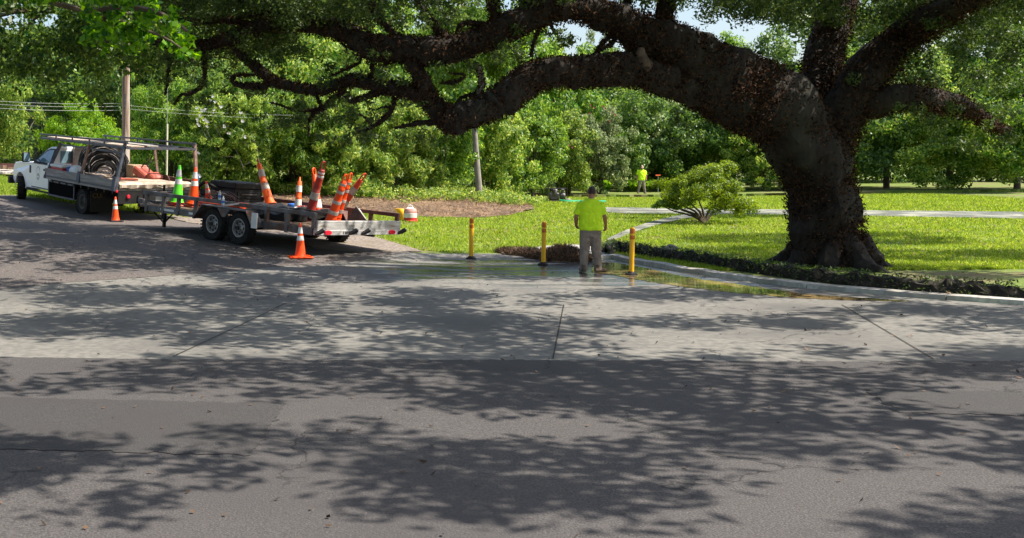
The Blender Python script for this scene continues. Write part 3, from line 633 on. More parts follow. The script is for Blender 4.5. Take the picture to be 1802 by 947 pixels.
# blossoms on the oleanders (parts of those shrubs)
def blossoms(owner, pts, m, r=.09):
    for q in pts:
        bb = MB(); 
        for j in range(5):
            a = j * 2 * PI / 5; d_ = Vector((math.cos(a) * .7 - .3, -.45, math.sin(a) * .7 + .3))
            c = Vector((0, 0, 0)); s_ = Vector((-math.sin(a), 0, math.cos(a))) * r * .5
            bb.add([c, d_ * r * .6 + s_, d_ * r * 1.1, d_ * r * .6 - s_], [(0, 1, 2, 3)])
        o = bb.build('blossom', M[m], owner); mi = owner.matrix_basis.inverted(); o.location = mi @ Vector(q)
        o.rotation_euler = (0, 0, -owner.rotation_euler.z)
tt = {o['label']: o for o in bpy.data.objects if 'label' in o}
ow = [o for l_, o in tt.items() if 'white blossoms' in l_][0]
random.seed(3)
wb = [(376, 169), (348, 190), (356, 195), (362, 193), (352, 204), (347, 211), (361, 211), (366, 216), (377, 194), (378, 200), (390, 189), (381, 214), (388, 212), (393, 213), (366, 223), (350, 220), (396, 223), (404, 234), (433, 241), (428, 213), (425, 200), (372, 178), (380, 180), (350, 269), (352, 310)]
blossoms(ow, [at(x + random.uniform(-2, 2), y + random.uniform(-2, 2), 44.6 + random.uniform(-.2, .3)) for x, y in wb for _ in range(4)], 'petal', .06)
ow = [o for l_, o in tt.items() if 'red blossoms' in l_][0]
blossoms(ow, [at(x, y, 65.3) for x, y in [(1040, 186), (1046, 190), (1062, 188), (1066, 192), (1078, 198), (1083, 203), (1074, 214), (1002, 256), (1008, 260), (1038, 200)]], 'petalpink', .075)
# bare pale twigs of the blossoming oleander
b = MB()
for q in [[(392, 290), (380, 262), (362, 240), (352, 218)], [(400, 300), (392, 268), (372, 245), (364, 228)], [(430, 300), (412, 258), (388, 240), (376, 216)], [(444, 262), (420, 245), (396, 232), (382, 210)], [(450, 250), (430, 238), (405, 226), (395, 214)], [(345, 330), (352, 300), (372, 280), (400, 276), (414, 276)], [(430, 290), (445, 284), (458, 280)], [(470, 340), (462, 310), (456, 285), (453, 260)]]:
    b.tube([at(x, y, 45.4 - .1 * i) for i, (x, y) in enumerate(q)], [.014, .012, .009, .007, .006][:len(q)], 5, sub=3)
ow = [o for l_, o in tt.items() if 'white blossoms' in l_][0]
o = b.build('twig', M['barkgrey'], ow, smooth=True); o.matrix_parent_inverse = ow.matrix_basis.inverted()
rs = random.Random(71); L = [(at(rs.uniform(338, 475), rs.uniform(168, 300), 45.5 + rs.uniform(-.5, .6)), rs.uniform(.12, .3)) for _ in range(110)]
P_, u = clumps([list(c) for c, _ in L], [q for _, q in L], 9000, 72)
o = link('sprays', leaf_mesh('oleander_sprays', P_, u, .17, .035, 73), LG['light'], ow); o.matrix_parent_inverse = ow.matrix_basis.inverted()

# ------------------------------------------------------------------ mulch bed, ground cover, grass
mb_ = PG([(560, 398), (600, 385), (640, 376), (700, 379), (760, 383), (830, 384), (895, 380), (940, 370), (930, 361), (890, 353), (850, 349)]) + [(-3, 62), (-9, 58), (-9, 47)]
Bc = Vector((1.5, 51))
def mound(x, y):
    q = ((x - .5) / 8.5) ** 2 + ((y - 52) / 8.5) ** 2
    return .5 * max(0, 1 - q) ** .8 if q < 1 else 0
sheet('mulch_bed', mb_, M['mulch'], .03, jag=.08, bulge=mound)
def inpoly(px_, py_, poly):
    ins = np.zeros(len(px_), bool); n = len(poly)
    for i in range(n):
        x1, y1 = poly[i]; x2, y2 = poly[(i + 1) % n]
        c = ((y1 > py_) != (y2 > py_)) & (px_ < (x2 - x1) * (py_ - y1) / (y2 - y1 + 1e-12) + x1); ins ^= c
    return ins
def scatter(poly, n, seed):
    rs = np.random.RandomState(seed); x = [q[0] for q in poly]; y = [q[1] for q in poly]
    X = rs.uniform(min(x), max(x), n * 3); Y = rs.uniform(min(y), max(y), n * 3); k = inpoly(X, Y, poly)
    return X[k][:n], Y[k][:n]
X, Y = scatter(mb_, 16000, 3); Z = Hn(X, Y) + np.array([mound(a, b_) for a, b_ in zip(X, Y)]) + .05
P_ = np.c_[X, Y, Z + np.random.RandomState(1).uniform(0, .05, len(X))]
o = link('pine_straw', leaf_mesh('pine_straw', P_, np.tile([0, 0, 1.], (len(X), 1)), .26, .022, 4, up=.6), M['straw'], kind='stuff'); tag(o, 'reddish brown pine straw covering the mulch bed', 'pine straw')
gc = [(-8, 45), (-3, 46.6), (1, 47.6), (2.5, 46), (4, 48.2), (7.3, 49.5), (9.4, 53), (9, 58), (-9, 60)]
rs = np.random.RandomState(9); X, Y = scatter(gc, 900, 10); Z = Hn(X, Y) + np.array([mound(a, b_) for a, b_ in zip(X, Y)]) + rs.uniform(.05, .42, len(X))
P_, u = clumps(np.c_[X, Y, Z], rs.uniform(.25, .5, len(X)), 62000, 11, flat=.6)
o = link('ground_cover', leaf_mesh('ground_cover', P_, u, .12, .055, 12, up=.3), LG['light'], kind='stuff'); tag(o, 'low leafy ground cover spilling over the mulch bed', 'ground cover')
# grass
lawn = PG([(640, 414), (690, 428), (740, 441), (800, 446), (860, 446), (905, 446), (925, 438), (1010, 431), (1060, 434), (1080, 447), (1120, 455), (1165, 468), (1200, 474), (1300, 486), (1420, 503), (1600, 518), (1802, 532)]) + [(34, 19), (36, 30), (38, 66), (6, 69), (-2, 60)]
def notin(X, Y, polys):
    k = np.ones(len(X), bool)
    for p_ in polys: k &= ~inpoly(X, Y, p_)
    return k
pth = PG([(1068, 422), (1100, 407), (1140, 393), (1200, 379), (1290, 369), (1300, 373), (1200, 387), (1150, 399), (1112, 411), (1080, 424)])
drv = PG([(1040, 366), (1100, 366), (1200, 368), (1400, 370), (1802, 374), (1802, 386), (1400, 379), (1200, 377), (1100, 377), (1060, 374)])
rs = np.random.RandomState(21); n = 620000
yy = 24 + (70 - 24) * rs.uniform(0, 1, n) ** 1.9; xx = rs.uniform(-4, 34, n)
k = inpoly(xx, yy, lawn) & notin(xx, yy, [mb_, pth, drv]); patch = np.sin(xx * 1.7 + np.sin(yy * 1.1) * 2) * np.sin(yy * .9 + xx * .6) + rs.normal(size=n) * .6
k &= patch > -.8; xx, yy = xx[k][:280000], yy[k][:280000]
def blades(name, X, Y, hmin, hmax, wd, seed, extra=0):
    rs = np.random.RandomState(seed); n = len(X); Z = Hn(X, Y) + extra
    a = rs.uniform(0, 6.28, n); h = rs.uniform(hmin, hmax, n) * (1 + .02 * (Y - 25)); ww = wd * (1 + .03 * (Y - 25)); ln = rs.normal(size=(n, 2)) * .5
    d = np.c_[np.cos(a), np.sin(a)] * ww[:, None] * .5
    V = np.stack([np.c_[X - d[:, 0], Y - d[:, 1], Z], np.c_[X + d[:, 0], Y + d[:, 1], Z], np.c_[X + ln[:, 0] * h, Y + ln[:, 1] * h, Z + h]], 1).reshape(-1, 3)
    me = bpy.data.meshes.new(name); me.vertices.add(3 * n); me.vertices.foreach_set('co', V.ravel()); me.loops.add(3 * n)
    me.loops.foreach_set('vertex_index', np.arange(3 * n, dtype=np.int32)); me.polygons.add(n); me.polygons.foreach_set('loop_start', np.arange(0, 3 * n, 3, dtype=np.int32))
    me.update(); me.validate(); return me
o = link('grass', blades('grass', xx, yy, .03, .07, .028, 22), LG['grass'], kind='stuff'); tag(o, 'bright green lawn grass on the far side of the gutter', 'grass')
X, Y = scatter(lawn, 1800, 87)
P_ = np.c_[X, Y, Hn(X, Y) + .05]
o = link('leaf_litter', leaf_mesh('lawn_litter', P_, np.tile([0, 0, 1.], (len(X), 1)), .09, .05, 88, up=1), M['straw'], kind='stuff'); tag(o, 'brown fallen leaves scattered over the lawn', 'leaf litter')
# grass strip behind the truck and between the wheels
st = PG([(0, 338), (60, 347), (120, 356), (215, 370), (290, 380), (330, 384), (400, 375), (380, 360), (250, 340), (100, 330), (40, 320), (0, 312)])
X, Y = scatter(st, 26000, 33)
X2, Y2 = scatter([(-17.5, 40), (-12.2, 40.5), (-11, 43), (-13.5, 53), (-19.5, 53)], 9000, 35); X = np.r_[X, X2]; Y = np.r_[Y, Y2]
o = link('grass', blades('grass_strip', X, Y, .04, .12, .04, 34), LG['grass'], kind='stuff'); tag(o, 'strip of yellowish grass behind the truck and trailer', 'grass')

# eroded dark bank with roots between lawn and kerb
bank = [(1066, 449), (1080, 441), (1110, 446), (1150, 452), (1200, 458), (1290, 474), (1420, 493), (1600, 510), (1802, 526)]
b = MB(); rs2 = random.Random(4); rows = []
pts = [G(*p) for p in bank]; dense = []
for i in range(len(pts) - 1):
    m_ = max(3, int((pts[i + 1] - pts[i]).length / .12))
    dense += [pts[i].lerp(pts[i + 1], k / m_) for k in range(m_)]
for p in dense:
    row = []
    for j, (off, hh) in enumerate(((-.4, -.03), (-.34, .05), (-.26, .13), (-.1, .2), (.15, .22), (.4, .12), (.7, -.05))):
        row.append(Vector((p.x + rs2.gauss(0, .03), p.y + off + rs2.gauss(0, .03), p.z + hh + rs2.gauss(0, .035 if 0 < j < 6 else 0))))
    rows.append(row)
vs = [v for r_ in rows for v in r_]; m_ = 7
b.add(vs, [(i * m_ + j, i * m_ + j + 1, (i + 1) * m_ + j + 1, (i + 1) * m_ + j) for i in range(len(rows) - 1) for j in range(m_ - 1)])
o = b.build('bank', M['soil'], kind='structure')
pb = np.array([[p.x, p.y, p.z] for p in dense]); rs = np.random.RandomState(44); i = rs.choice(len(pb), 3500)
P_ = pb[i] + np.c_[rs.normal(size=3500) * .08, rs.uniform(-.38, .7, 3500), np.zeros(3500)]
P_[:, 2] += np.interp(P_[:, 1] - pb[i][:, 1], [-.42, -.22, .15, .7], [0, .14, .29, .05])
o = link('moss', leaf_mesh('bank_moss', P_, np.tile([0, -.5, 1.], (3500, 1)), .08, .025, 45), LG['oak'], kind='stuff'); tag(o, 'dark moss and roots hanging over the eroded bank above the kerb', 'moss')

# wet straw heap in the gutter
hc = [(G(897, 445), .1, .35), (G(915, 448), .16, .45), (G(935, 450), .2, .42), (G(952, 454), .2, .4), (G(975, 457), .34, .42), (G(990, 456), .46, .42), (G(1003, 458), .4, .4), (G(1018, 459), .24, .36)]
b = MB()
for c, h_, r_ in hc:
    bm = bmesh.new(); bmesh.ops.create_icosphere(bm, subdivisions=2, radius=1)
    vs = [Vector((c.x + v.co.x * r_ * .9, c.y + v.co.y * r_, c.z + max(-.05, v.co.z * h_ * .62))) for v in bm.verts]; bm.verts.index_update()
    b.add(vs, [tuple(v.index for v in f.verts) for f in bm.faces]); bm.free()
t = tag(b.build('straw_heap', M['soil']), 'heap of dark wet pine straw in the gutter left of the near worker', 'straw heap'); t['kind'] = 'stuff'
rs = np.random.RandomState(13); C_ = np.array([[c.x, c.y, c.z + .02] for c, h_, r_ in hc]); n = 9000; i = rs.choice(len(hc), n)
u = rs.normal(size=(n, 3)); u[:, 2] = abs(u[:, 2]); u /= np.linalg.norm(u, axis=1)[:, None]; hh = np.array([h_ for _, h_, _ in hc])[i]; rr = np.array([r_ for _, _, r_ in hc])[i]
P_ = C_[i] + u * np.c_[rr * .95, rr * 1.02, hh * .66]
o = link('pine_straw', leaf_mesh('heap_straw', P_, u, .24, .018, 14, up=0), M['strawdark'], kind='stuff'); tag(o, 'tangled wet needles and twigs on the straw heap', 'pine straw')

# litter on the paving
X, Y = scatter([(-9, 17), (9, 17), (9, 24.5), (3, 26), (-9, 30)], 420, 51)
P_ = np.c_[X, Y, Hn(X, Y) + .03]
o = link('leaf_litter', leaf_mesh('leaf_litter', P_, np.tile([0, 0, 1.], (len(X), 1)), .05, .03, 52, up=1.5), M['strawdark'], kind='stuff'); tag(o, 'scattered fallen leaves and twigs on the road and pavement', 'leaf litter')
X, Y = scatter([(-9, 5), (12, 5), (14, 17), (-9, 17)], 500, 53)
P_ = np.c_[X, Y, Hn(X, Y) + .03]
o = link('leaf_litter', leaf_mesh('leaf_litter_near', P_, np.tile([0, 0, 1.], (len(X), 1)), .06, .03, 54, up=1.5), M['strawdark'], kind='stuff'); tag(o, 'sparse fallen oak leaves on the near road', 'leaf litter')

# ferns at the foot of the wood, rock, bush with branches
def fern(label, x, y, z, s):
    t = thing('fern', label, 'fern', (x, y, z), (0, 0, random.uniform(0, 6)), group='ferns along the back of the terrace')
    n = 1100; rs = np.random.RandomState(int(abs(x) * 50)); a = rs.randint(0, 16, n) * .39; r = rs.uniform(0.05, 1, n)
    P_ = np.c_[np.cos(a) * r * s, np.sin(a) * r * s, s * (1.5 * r - 1.1 * r * r) + .05] + rs.normal(size=(n, 3)) * .05 * s
    link('fronds', leaf_mesh('fern_fronds', P_, np.tile([0, 0, 1.], (n, 1)), .22 * s, .07 * s, 5), LG['bright'], t)
for i, (px, lab) in enumerate([(1040, 'fern at the left end of the row, above the near worker'), (1066, 'fern second from the left behind the turf terrace'), (1092, 'fern midway along the row, left of the far worker'), (1112, 'fern close to the left leg of the far worker'), (1140, 'fern just right of the far worker'), (1162, 'fern at the right end of the row beside the T handled tool')]):
    x = (px - 600) * 77 / 2000; fern(lab, x, 77, H(x, 77) + .16, 1.0 + .12 * (i % 3))
bm = bmesh.new(); bmesh.ops.create_icosphere(bm, subdivisions=3, radius=1); rs2 = random.Random(9)
for v in bm.verts: v.co = Vector((v.co.x * .3, v.co.y * .22, v.co.z * .2 if v.co.z > 0 else v.co.z * .1)) * (1 + .16 * math.sin(v.co.x * 5 + v.co.z * 7) + rs2.uniform(-.03, .03))
me = bpy.data.meshes.new('rock'); bm.to_mesh(me); bm.free(); o = link('rock', me, M['stone']); o.scale = (.75, .7, .7); q = G(1183, 450); o.location = q + Vector((0, .3, .1)); tag(o, 'pale flat topped rock on the grass bank above the kerb', 'rock')

q = onland((1240 - 600) * 41 / 2000, 41)
t = thing('azalea_bush', 'yellow green bush with bare low branches on the lawn, right of the far worker', 'bush', q)
P_, u = crown_points(1.75, 1.6, .85, 85, .3, 26000, 66, 'round', -.8)
o = link('crown', leaf_mesh('azalea_crown', P_, u, .085, .038, 67), LG['yellow'], t); o.location = (-.05, 0, 1.12)
b = MB()
for a_, l_, z_ in [(-1.7, 1.5, .75), (-1.3, .9, .6), (-.8, 1.0, .9), (.6, 1.1, .9), (1.4, 1, .8), (-1.75, .6, .55), (-.3, .4, 1), (-1.6, 1.2, .95)]:
    b.tube([(0, 0, -.05), (a_ * .25, .1 * a_, z_ * .45), (a_ * .6, -.1 * a_, z_ * .75), (a_ * .8, 0, z_), (a_ * 1.0, 0.1, z_ + .12)], [.05, .04, .026, .015, .008], 6, sub=2)
b.build('branches', M['barkbrown'], t, smooth=True)
P_, u = clumps([(-1.5, 0, .72), (-1.2, .2, .62), (-.8, -.3, .8), (-1.75, .1, .6), (-1.0, 0, .55)], [.28, .25, .3, .2, .2], 1500, 4, flat=.45)
link('lower_leaves', leaf_mesh('lower_leaves', P_, u, .1, .045, 5), LG['mid'], t)

# ------------------------------------------------------------------ the great oak
OD = 23.0
def od(x):      # how far off the limbs hang, along their length
    return float(np.interp(x, [250, 400, 560, 730, 900, 1150, 1440], [27.5, 26, 24, 22.6, 22.6, 23.6, 25]))
ob = onland((1460 - 600) * 25 / 2000, 25.3)
oak = thing('live_oak', 'massive live oak whose dark fern covered limbs arch low across the whole scene', 'tree', ob)
oi = Vector(ob)
FP = []
def limb(name, pts, n=14, sub=4, fern=True, jit=.05, m='bark', dd=0, d0=None, rscale=1):
    P3 = []; Rr = []
    for p in pts:
        d = (d0 if d0 is not None else od(p[0])) + dd + (p[3] if len(p) > 3 else 0)
        P3.append(at(p[0], p[1], d) - oi); Rr.append(p[2] * d / 2000 * rscale)
    b = MB(); b.tube(P3, Rr, n, sub=sub, jit=jit * .4, lump=.34 if Rr[0] > .1 else .2); o = b.build(name, M[m], oak, smooth=True)
    if fern:
        m_ = (len(P3) - 1) * 12
        for k in range(m_):
            s_ = k / m_ * (len(P3) - 1); i = int(s_); f_ = s_ - i; FP.append((P3[i].lerp(P3[min(i + 1, len(P3) - 1)], f_), Rr[i] * (1 - f_) + Rr[min(i + 1, len(P3) - 1)] * f_, (P3[min(i + 1, len(P3) - 1)] - P3[i]).length / 12))
    return o
limb('trunk', [(1468, 492, 84, 0), (1464, 474, 72, 0), (1461, 450, 63, 0), (1455, 400, 58, 0), (1440, 310, 56, 0), (1400, 225, 60, 0), (1345, 175, 64, 0), (1290, 152, 62, 0)], n=32, sub=7, dd=0)
for k in range(8):
    a = k * .8 + .2; l_ = 1.25 + .3 * math.sin(k * 2.3); b = MB(); c_ = at(1466, 470, 25) - oi
    b.tube([c_ + Vector((math.cos(a) * .45, math.sin(a) * .45, .55)), c_ + Vector((math.cos(a) * .85, math.sin(a) * .85, .12)), c_ + Vector((math.cos(a) * l_, math.sin(a) * l_, -.08)), c_ + Vector((math.cos(a + .2) * l_ * 1.4, math.sin(a + .2) * l_ * 1.4, -.3))], [.3, .24, .15, .06], 10, sub=4, lump=.4)
    b.build('root', M['bark'], oak, smooth=True)
limb('limb', [(1330, 170, 60), (1260, 140, 60), (1200, 100, 50), (1150, 72, 42), (1100, 42, 28), (1050, 20, 26), (1000, 10, 25), (955, 20, 24), (900, 46, 24), (850, 69, 22), (800, 84, 23), (750, 91, 25), (700, 86, 22), (660, 88, 24), (620, 64, 18), (600, 55, 16), (560, 43, 15), (500, 39, 14), (450, 49, 12), (400, 71, 11), (350, 82, 10), (315, 82, 8), (270, 74, 5)], n=20)
limb('limb', [(1340, 190, 56), (1270, 170, 42), (1200, 148, 28), (1150, 134, 28), (1100, 121, 27), (1050, 126, 27), (1000, 126, 26), (960, 128, 26), (930, 139, 27), (908, 157, 28), (885, 175, 29), (860, 189, 24), (830, 200, 23), (800, 210, 25), (783, 209, 20)], n=20, dd=-.15)
limb('limb', [(795, 214, 20), (765, 188, 18), (750, 162, 15), (740, 138, 13), (729, 116, 12), (722, 96, 12)], n=14)
limb('limb', [(752, 168, 13), (715, 161, 14), (690, 155, 12.5), (650, 146, 11.5), (622, 141, 11), (598, 148, 9.5), (570, 157, 9.5), (540, 157, 8.5), (510, 151, 8.5), (480, 143, 8.5), (458, 125, 8.5), (440, 110, 7.5), (425, 97, 6), (413, 88, 4)], n=12)
limb('limb', [(1150, 96, 30), (1168, 60, 17), (1172, 25, 15), (1170, -30, 15), (1150, -120, 13), (1120, -220, 9)], n=14)
limb('limb', [(855, 62, 12), (872, 36, 11), (868, 8, 10), (858, -40, 9), (840, -120, 7)], n=12)
limb('branch', [(786, 70, 10), (772, 52, 7), (758, 32, 5), (752, 20, 4)], n=8)
limb('branch', [(804, 56, 3), (812, 42, 4), (835, 41, 5), (860, 48, 6)], n=8)
limb('branch', [(474, 148, 6), (455, 152, 5.5), (430, 151, 5), (412, 147, 4), (409, 138, 3.5), (414, 133, 2.5), (450, 131, 2)], n=8)
limb('branch', [(675, 160, 5), (640, 172, 5), (620, 178, 4.5), (608, 168, 4), (600, 160, 3)], n=8)
limb('branch', [(604, 161, 5), (585, 172, 4.5), (572, 188, 4), (550, 202, 2.5), (543, 215, 2), (544, 240, 1.2)], n=6)
limb('branch', [(553, 160, 3), (562, 180, 3), (568, 192, 3), (545, 194, 2.4), (512, 192, 2), (490, 184, 1.2), (474, 180, 1)], n=6)
limb('branch', [(694, 172, 4), (692, 188, 4), (682, 203, 3.6), (662, 219, 3), (645, 229, 2.2), (628, 232, 1.2)], n=6)
limb('branch', [(655, 222, 2), (643, 208, 1.8), (632, 200, 1)], n=5)
limb('branch', [(690, 190, 2), (676, 188, 1.8), (662, 193, 1)], n=5)
limb('branch', [(785, 221, 6), (760, 215, 4.5), (735, 217, 4), (712, 222, 3), (695, 226, 1.6)], n=8)
limb('branch', [(830, 205, 7), (841, 170, 5.5), (847, 148, 5.5), (846, 128, 5), (836, 112, 4.5)], n=8, m='barkgrey', dd=.3)
limb('branch', [(838, 166, 4), (815, 170, 3), (800, 184, 1.6)], n=6, m='bark', dd=.3)
limb('branch', [(776, 146, 2.5), (800, 145, 3), (817, 136, 2.6), (814, 131, 2), (790, 129, 1)], n=6)
limb('branch', [(1046, 98, 3.5), (1055, 82, 3.5), (1068, 68, 3.5), (1078, 58, 5)], n=6)
limb('branch', [(1050, 96, 2.5), (1062, 84, 2.8), (1074, 80, 3.4), (1083, 68, 4), (1079, 55, 5)], n=6)
limb('branch', [(358, 90, 5), (360, 115, 4), (360, 138, 3.4), (352, 155, 3), (335, 165, 2.5), (318, 167, 2), (306, 184, 1.2)], n=6)
limb('branch', [(304, 95, 3), (297, 120, 2.6), (294, 150, 2.4), (290, 168, 1.6)], n=6)
limb('branch', [(640, 75, 3), (632, 110, 2.2), (600, 126, 2), (578, 136, 1.5)], n=5)
limb('branch', [(655, 112, 4), (655, 130, 3), (640, 140, 2)], n=6)
limb('branch', [(955, 38, 4), (945, 60, 3.4), (938, 80, 3), (934, 100, 2)], n=6)
limb('branch', [(966, 36, 3), (972, 50, 2.6), (980, 60, 1.6)], n=5)
for q in [[(560, 30, 6), (520, 12, 5), (460, 5, 4), (400, 0, 3)], [(700, 70, 6), (660, 20, 5), (640, -20, 4)], [(612, 50, 4), (612, 20, 3), (606, -20, 3)], [(520, 30, 5), (470, 20, 4), (420, 30, 3)], [(450, 45, 5), (400, 35, 4), (330, 40, 3), (280, 20, 2)], [(930, 20, 7), (900, -30, 6), (860, -90, 5)], [(1100, 25, 7), (1110, -30, 6), (1120, -90, 5)], [(1040, 6, 7), (1020, -60, 5), (980, -120, 4)], [(780, 70, 6), (740, 10, 5), (700, -60, 4)]]:
    limb('branch', q, n=6)
# limbs above the picture and to the right that carry the crown
for q in [[(1440, 300, 45, 0), (1500, 160, 36, 0), (1600, 60, 28, 0), (1700, 0, 20, -2), (1860, -60, 10, -3)], [(1420, 240, 40, 0), (1450, 100, 30, 2), (1480, 0, 24, 3), (1500, -120, 14, 4)], [(1500, 190, 26, 0), (1600, 170, 20, 0), (1700, 190, 13, 2), (1780, 240, 7, 3)]]:
    limb('limb', q, n=12)
o = limb('bare_scar', [(1128, 84, 5), (1128, 98, 10), (1134, 112, 12), (1142, 119, 10)], n=10, fern=False, m='heal', dd=-.45, jit=.15)
# brown resurrection fern bristling on every limb
rs = np.random.RandomState(77); pts = []; nrm = []
wts = np.array([r * l_ for _, r, l_ in FP]); cc = np.array([list(c) for c, _, _ in FP]); rr = np.array([r for _, r, _ in FP]); ls = np.array([l_ for _, _, l_ in FP])
n = 170000; i = rs.choice(len(FP), n, p=wts / wts.sum()); u = rs.normal(size=(n, 3)); u /= np.linalg.norm(u, axis=1)[:, None]
P_ = cc[i] + u * (rr[i] * rs.uniform(.94, 1.12, n) + rs.uniform(0, .05, n) * np.minimum(1, rr[i] / .15))[:, None] + rs.normal(size=(n, 3)) * ls[i][:, None] * .3
link('fern_cover', leaf_mesh('fern_cover', P_, rs.normal(size=(n, 3)), .085, .03, 78, up=0), M['fern'], oak, kind='stuff')
# leaves: sprays in view
def spray(pts, n, seed, ll=.1, lw=.042, name='foliage', leaf='oak', owner=None, flat=.8, up=.3):
    C_ = np.array([list(c) for c, r in pts]); Rr = np.array([r for c, r in pts]); P_, u = clumps(C_, Rr, n, seed, flat=flat)
    me = leaf_mesh(name, P_, u, ll, lw, seed + 1, up=up); me.vertices  # noqa
    return link(name, me, LG[leaf], owner)
rs = random.Random(12); L = []
def region(x0, x1, y0, y1, k, r0, r1, dj=2.5):
    for _ in range(k):
        x = rs.uniform(x0, x1); y = rs.uniform(y0, y1); d = od(x) + rs.uniform(-dj * .4, dj); L.append((at(x, y, d) - oi, rs.uniform(r0, r1)))
region(280, 620, -30, 34, 150, .2, .45, 4); region(620, 800, -30, 40, 50, .15, .35, 4); region(290, 560, 60, 105, 55, .15, .35); region(330, 520, 30, 70, 30, .2, .4, 4)
region(560, 720, 85, 150, 30, .1, .25); region(440, 620, 150, 235, 34, .1, .24); region(600, 800, 170, 265, 30, .1, .26); region(280, 420, 110, 200, 26, .1, .24); region(860, 1010, 40, 110, 26, .1, .24)
region(800, 1000, -30, 12, 24, .15, .35); region(1080, 1200, -30, 8, 12, .12, .3, 4); region(520, 640, 190, 260, 14, .1, .22); region(760, 850, 105, 130, 8, .1, .2)
region(1180, 1800, -60, 30, 140, .25, .55, 4); region(1500, 1802, 30, 190, 70, .15, .45, 4); region(1600, 1800, 180, 260, 20, .15, .3, 3); region(1180, 1230, 150, 260, 8, .1, .2)
o = spray(L, 88000, 90, owner=oak); o.location = (0, 0, 0); o['kind'] = 'stuff'
# high crown above the picture, clumps and gaps shaped to dapple the ground
L = []; rs = random.Random(31)
for _ in range(2000):
    x = rs.uniform(-17, 23); y = rs.uniform(5, 30.5); z = rs.uniform(6.3, 9.8) + .08 * (y < 16) * 10
    g_ = math.sin(y * 1.75 + 1.1 * math.sin(x * .33)) + .7 * math.sin(x * .5 + y * .3) + rs.uniform(-.45, .45)
    if g_ < (-.45 if y > 14 else -.2): continue
    if x > 3 and y > 27: continue
    L.append((Vector((x, y, z)) - oi, rs.uniform(.45, 1.0)))
for _ in range(70): L.append((Vector((rs.uniform(16, 22), rs.uniform(29.5, 33.5), rs.uniform(6.5, 9))) - oi, rs.uniform(.5, 1)))  # extra clumps added to cast shade on the lawn
for _ in range(45): L.append((Vector((rs.uniform(17, 23), rs.uniform(42, 46), rs.uniform(7, 9))) - oi, rs.uniform(.5, 1)))
o = spray(L, 150000, 95, ll=.26, lw=.12, owner=oak); o['kind'] = 'stuff'

# leafy branch of another tree hanging in at upper left, close to the camera
t = thing('overhanging_branch', 'bright backlit leafy branches hanging in close at upper left', 'branch', at(-60, -40, 9))
b = MB(); o0 = Vector(t.location)
BR = [[(-60, -40, 9), (60, -5, 9.2), (160, 22, 9.4), (235, 45, 9.6), (300, 72, 9.8), (345, 108, 10)], [(160, 22, 9.4), (220, 12, 9.2), (285, 25, 9), (330, 55, 9)], [(60, -5, 9.2), (120, -10, 9), (200, -6, 8.6), (280, -10, 8.4)], [(235, 45, 9.6), (230, 65, 9.6), (245, 88, 9.7)], [(180, 28, 9.4), (180, 60, 9.3), (190, 78, 9.3)]]
for q in BR: b.tube([at(*p) - o0 for p in q], [.035, .028, .02, .014, .009, .006][:len(q)], 6, sub=3)
b.build('twig', M['barkbrown'], t, smooth=True)
L = []; rs = random.Random(8)
for q in BR:
    for i in range(len(q) - 1):
        for k in range(6):
            f = rs.random(); p = [q[i][j] * (1 - f) + q[i + 1][j] * f for j in range(3)]
            L.append((at(p[0] + rs.gauss(0, 12), p[1] + rs.gauss(0, 8), p[2] + rs.uniform(-.4, .4)) - o0, rs.uniform(.05, .11)))
o = spray(L, 1700, 97, ll=.07, lw=.045, name='leaves', leaf='vivid', owner=t); o['kind'] = 'stuff'
# darker leafy boughs behind it
L = []
for _ in range(230):
    x = rs.uniform(-60, 330); y = rs.uniform(-50, 128 - .1 * x) if rs.random() < .8 else rs.uniform(60, 170); 
    if math.sin(x * .05) + math.sin(y * .09 + x * .02) < -1.1: continue
    L.append((at(x, y, rs.uniform(30, 36)), rs.uniform(.3, .75)))
ob2 = onland(-21, 32); t = thing('shade_tree', 'dark leafed shade tree whose boughs fill the upper left corner', 'tree', ob2)
trunk_mesh('single', 9, .3).build('trunk', M['barkbrown'], t, smooth=True)
b = MB()
for q in [[(-240, 60, 32, 8), (-60, 40, 32, 5), (60, 18, 33, 3), (180, 40, 34, 2)], [(-200, 110, 32, 7), (-20, 96, 32, 4), (30, 60, 32, 3), (70, 26, 32, 2)], [(-150, 30, 33, 6), (20, 18, 33, 3), (150, 15, 34, 2), (260, 30, 34, 1.5)]]:
    b.tube([at(*p[:3]) - ob2 for p in q], [p[3] * .016 for p in q], 7, sub=3)
b.build('limb', M['barkbrown'], t, smooth=True)
o = spray([(c - ob2, r) for c, r in L], 17000, 99, ll=.19, lw=.1, owner=t, leaf='dark'); o['kind'] = 'stuff'

